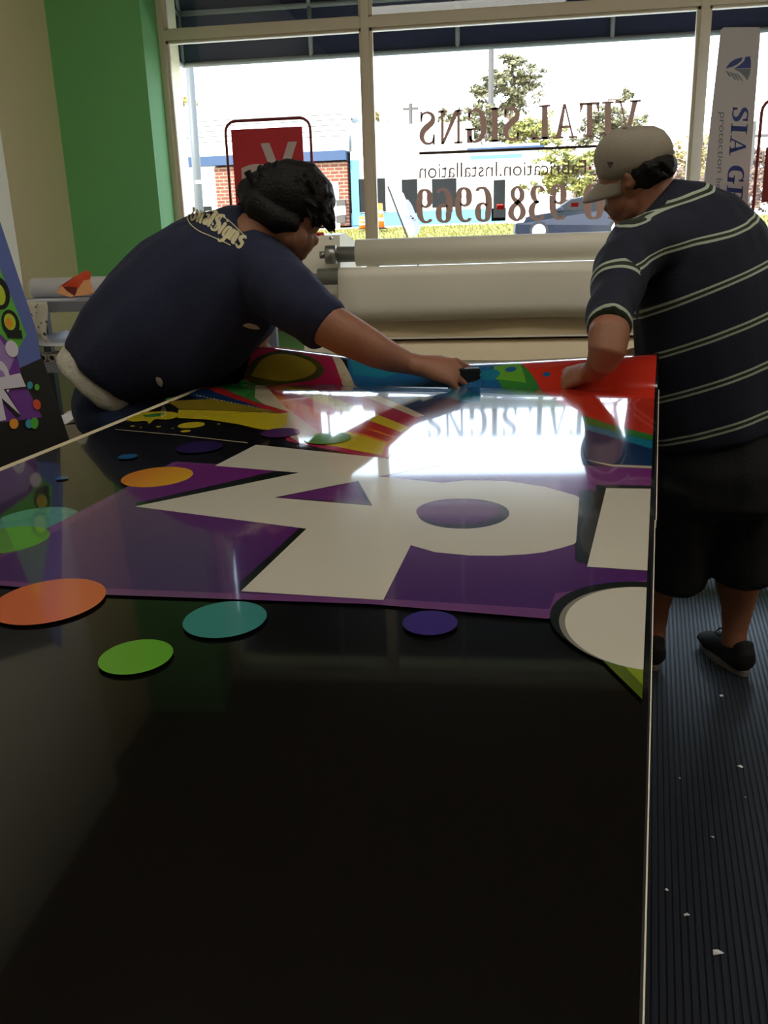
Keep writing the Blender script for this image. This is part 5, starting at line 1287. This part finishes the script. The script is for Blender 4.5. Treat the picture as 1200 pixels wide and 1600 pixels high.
def pole(name, px, Y, y0, y1, r_, m, lab, arms=()):
    a, c = at(px, y0, Y), at(px, y1, Y); a.x = c.x = (a.x + c.x) / 2; c.z = min(c.z, ground(Y) - .1)
    root = empty(name, (a.x, Y, min(a.z, c.z))); tag(root, lab, 'pole')
    one('shaft', m, lambda b: b.cyl((a.x, Y, c.z), (a.x, Y, a.z), r_ * 1.15, r_, 12), root, True)
    for hy_, L_ in arms: z_ = at(px, hy_, Y).z; one('crossarm', m, lambda b: b.box(a.x - L_, a.x + L_, Y - .06, Y + .06, z_ - .07, z_ + .07), root)
    return root
lpz = at(305, 320, 16)
root = empty('lamp_post', (lpz.x, 16, .55)); tag(root, 'pale straight lamp post in front of the left window beneath the awning corner', 'pole')
one('shaft', M['lamppole'], lambda b: b.cyl(Vector((at(309, 330, 16).x, 16, .5)), at(293, 60, 16), .085, .07, 16), root, True)
one('collar', M['cream'], lambda b: b.cyl(at(311, 285, 16) + Vector((-.0, 0, -.03)), at(311, 285, 16) + Vector((0, 0, .03)), .092, .092, 16), root, True)
pole('utility_pole', 767, 58, 70, 245, .17, M['pole'], 'tall dark utility pole standing beside the open pine tree')
pole('utility_pole', 642, 60, 162, 235, .13, M['pole'], 'short utility pole above the parapet of the white building, left of the lettering', ((170, .5),))
pole('utility_pole', 1172, 50, 190, 325, .13, M['pole'], 'utility pole right of the upright sign', ((213, .9),))

# ------------------------------------------------------------------ barrels, cone and leaf banner
def barrel(px, yb, yt, Y, lab, n_=3):
    a, c = at(px, yb, Y), at(px, yt, Y); h = c.z - a.z; r = empty('traffic_barrel', a); tag(r, lab, 'barrel')
    one('barrel_body', M['barrel'], lambda b: b.cyl(a, (a.x, Y, c.z), h * .27, h * .2, 20), r, True)
    for k in range(2): one('reflective_band', M['white'], lambda b: b.cyl((a.x, Y, a.z + h * (.3 + .3 * k)), (a.x, Y, a.z + h * (.42 + .3 * k)), h * (.258 - .02 * k) , h * (.25 - .02 * k), 20), r, True)
    one('barrel_base', M['tyre'], lambda b: b.cyl(a, (a.x, Y, a.z + h * .05), h * .34, h * .34, 20), r)
barrel(591, 358, 318, 38, 'orange and white traffic barrel right of the left mullion')
barrel(566, 358, 338, 39, 'smaller orange traffic barrel seen just left of the mullion')
ban = empty('leaf_banner', at(640, 378, 12)); tag(ban, 'white leaf-shaped banner with grey-blue curve on a leaning dark rod outside', 'banner')
Yb = 12
b = MB(); pts = [at(x_, y_, Yb) for x_, y_ in ((609, 297), (616, 294), (622, 296), (630, 302), (634, 312), (641, 320), (646, 332), (652, 345), (654, 358), (650, 367), (641, 371), (632, 352), (620, 325))]
b.prism(pts, (0, .02, 0)); b.build('sail', M['white'], ban)
b = MB(); addq = ribbon([(636, 312, 3), (640, 322, 8), (645, 336, 9), (650, 345, 5)]) + ribbon([(630, 338, 4), (640, 340, 7), (650, 350, 8), (652, 361, 7), (645, 368, 3)])
addquads(b, addq, lambda x_, y_: at(x_, y_, Yb - .002)); b.build('curved_mark', M['shelfedge'], ban)
e_ = at(637, 372, Yb); s_ = at(606, 291, Yb); dd_ = (e_ - s_).normalized(); one('rod', M['black'], lambda b: b.tube([s_, e_ + dd_ * ((e_.z - .15) / -dd_.z)], .012, 8), ban)

# ------------------------------------------------------------------ car
CY = 29.0
wf, wr_ = at(842, 361, CY), at(966, 358, CY); wb_ = wr_.x - wf.x; sc_ = wb_ / 2.7; zg = wf.z - .33 * sc_
car = empty('car', ((wf.x + wr_.x) / 2, CY + .9, zg)); tag(car, 'dark blue sedan on the road, half hidden behind the pale cap', 'car')
X0 = wf.x - .88 * sc_
prof = [(0, .32), (.02, .58), (.12, .70), (.5, .84), (1.25, .93), (1.95, 1.36), (2.5, 1.45), (3.1, 1.42), (3.85, 1.05), (4.45, .98), (4.58, .85), (4.6, .4), (4.5, .25), (.1, .22)]
def car_pt(x_, z_, y_): return Vector((X0 + x_ * sc_, CY + y_ * sc_, zg + z_ * sc_))
ys = (0, .12, .5, .9, 1.3, 1.68, 1.8); ins = (0.9, 1, 1, 1, 1, 1, .9)
b = MB(); n_ = len(prof); vs = []
for y_, k_ in zip(ys, ins):
    tum = .16 * (1 - min(y_, 1.8 - y_) / .9) ** 1
    for x_, z_ in prof:
        yy = y_ if z_ < .95 else y_ + (.18 if y_ < .3 else (-.18 if y_ > 1.5 else 0)) * (z_ - .95) / .5
        vs.append(car_pt(2.3 + (x_ - 2.3) * (.975 if k_ < 1 else 1), z_ if k_ == 1 else z_ * .99, yy))
fs = [(i * n_ + k, (i + 1) * n_ + k, (i + 1) * n_ + (k + 1) % n_, i * n_ + (k + 1) % n_) for i in range(len(ys) - 1) for k in range(n_)] + [tuple(range(n_)), tuple(reversed(range((len(ys) - 1) * n_, len(ys) * n_)))]
b._f(vs, fs); cb_ = b.build('car_body', M['carpaint'], car)
for pts in ([(1.38, .96), (1.98, 1.32), (2.42, 1.38), (2.42, .97)], [(2.5, .97), (2.5, 1.38), (3.05, 1.36), (3.6, 1.03), (3.55, .98)]):
    one('side_window', M['winglass'], lambda b: b.prism([car_pt(x_, z_, -.012 + .18 * max(0, z_ - .95) / .5) for x_, z_ in pts], (0, .03, 0)), cb_)
one('mirror', M['carpaint'], lambda b: b.box(car_pt(1.5, 0, 0).x, car_pt(1.68, 0, 0).x, CY - .15, CY, car_pt(0, .95, 0).z, car_pt(0, 1.07, 0).z, None, .02), car)
one('headlight', M['white'], lambda b: b.prism([car_pt(.03, .6, -.005), car_pt(.1, .68, -.005), (car_pt(.42, .76, -.005)), car_pt(.35, .64, -.005)], (0, .03, 0)), car)
for xx in (wf.x, wr_.x):
    for y_ in (CY - .02, CY + 1.62 * sc_):
        w_ = MB().cyl((xx, y_, zg + .33 * sc_), (xx, y_ + .2, zg + .33 * sc_), .33 * sc_, .33 * sc_, 28).build('wheel', M['tyre'], car)
        b = MB(); b.cyl((xx, y_ - .012, zg + .33 * sc_), (xx, y_ + .01, zg + .33 * sc_), .235 * sc_, .235 * sc_, 24); b.build('rim', M['rim'], w_)
# ------------------------------------------------------------------ ceiling lamps: two mirrored in the glass, the others unseen and added as fill
for i, (x_, y_, lab) in enumerate(((-.46, .5, 'long fluorescent ceiling light mirrored in the glass above the transom bar'), (2.3, .5, 'middle long ceiling light of the row farther from the window'), (4.7, .5, 'rightmost long ceiling light of the farther row, unseen and added as fill'), (-.46, 1.7, 'left long ceiling light of the nearer row, unseen and added as fill'), (2.3, 1.7, 'middle long ceiling light of the nearer row, unseen and added as fill'), (4.7, 1.7, 'rightmost long ceiling light of the nearer row, unseen and added as fill'))):
    cl_ = empty('ceiling_light', (x_, y_, 4.0)); tag(cl_, lab, 'lamp')
    one('fixture_body', M['fixture'], lambda b: b.box(x_ - 1.13, x_ + 1.13, y_ - .22, y_ + .22, 3.93, 3.998), cl_)
    one('light_tube', M['tubelight'], lambda b: b.box(x_ - 1.1, x_ + 1.1, y_ - .19, y_ + .19, 3.9, 3.93), cl_)
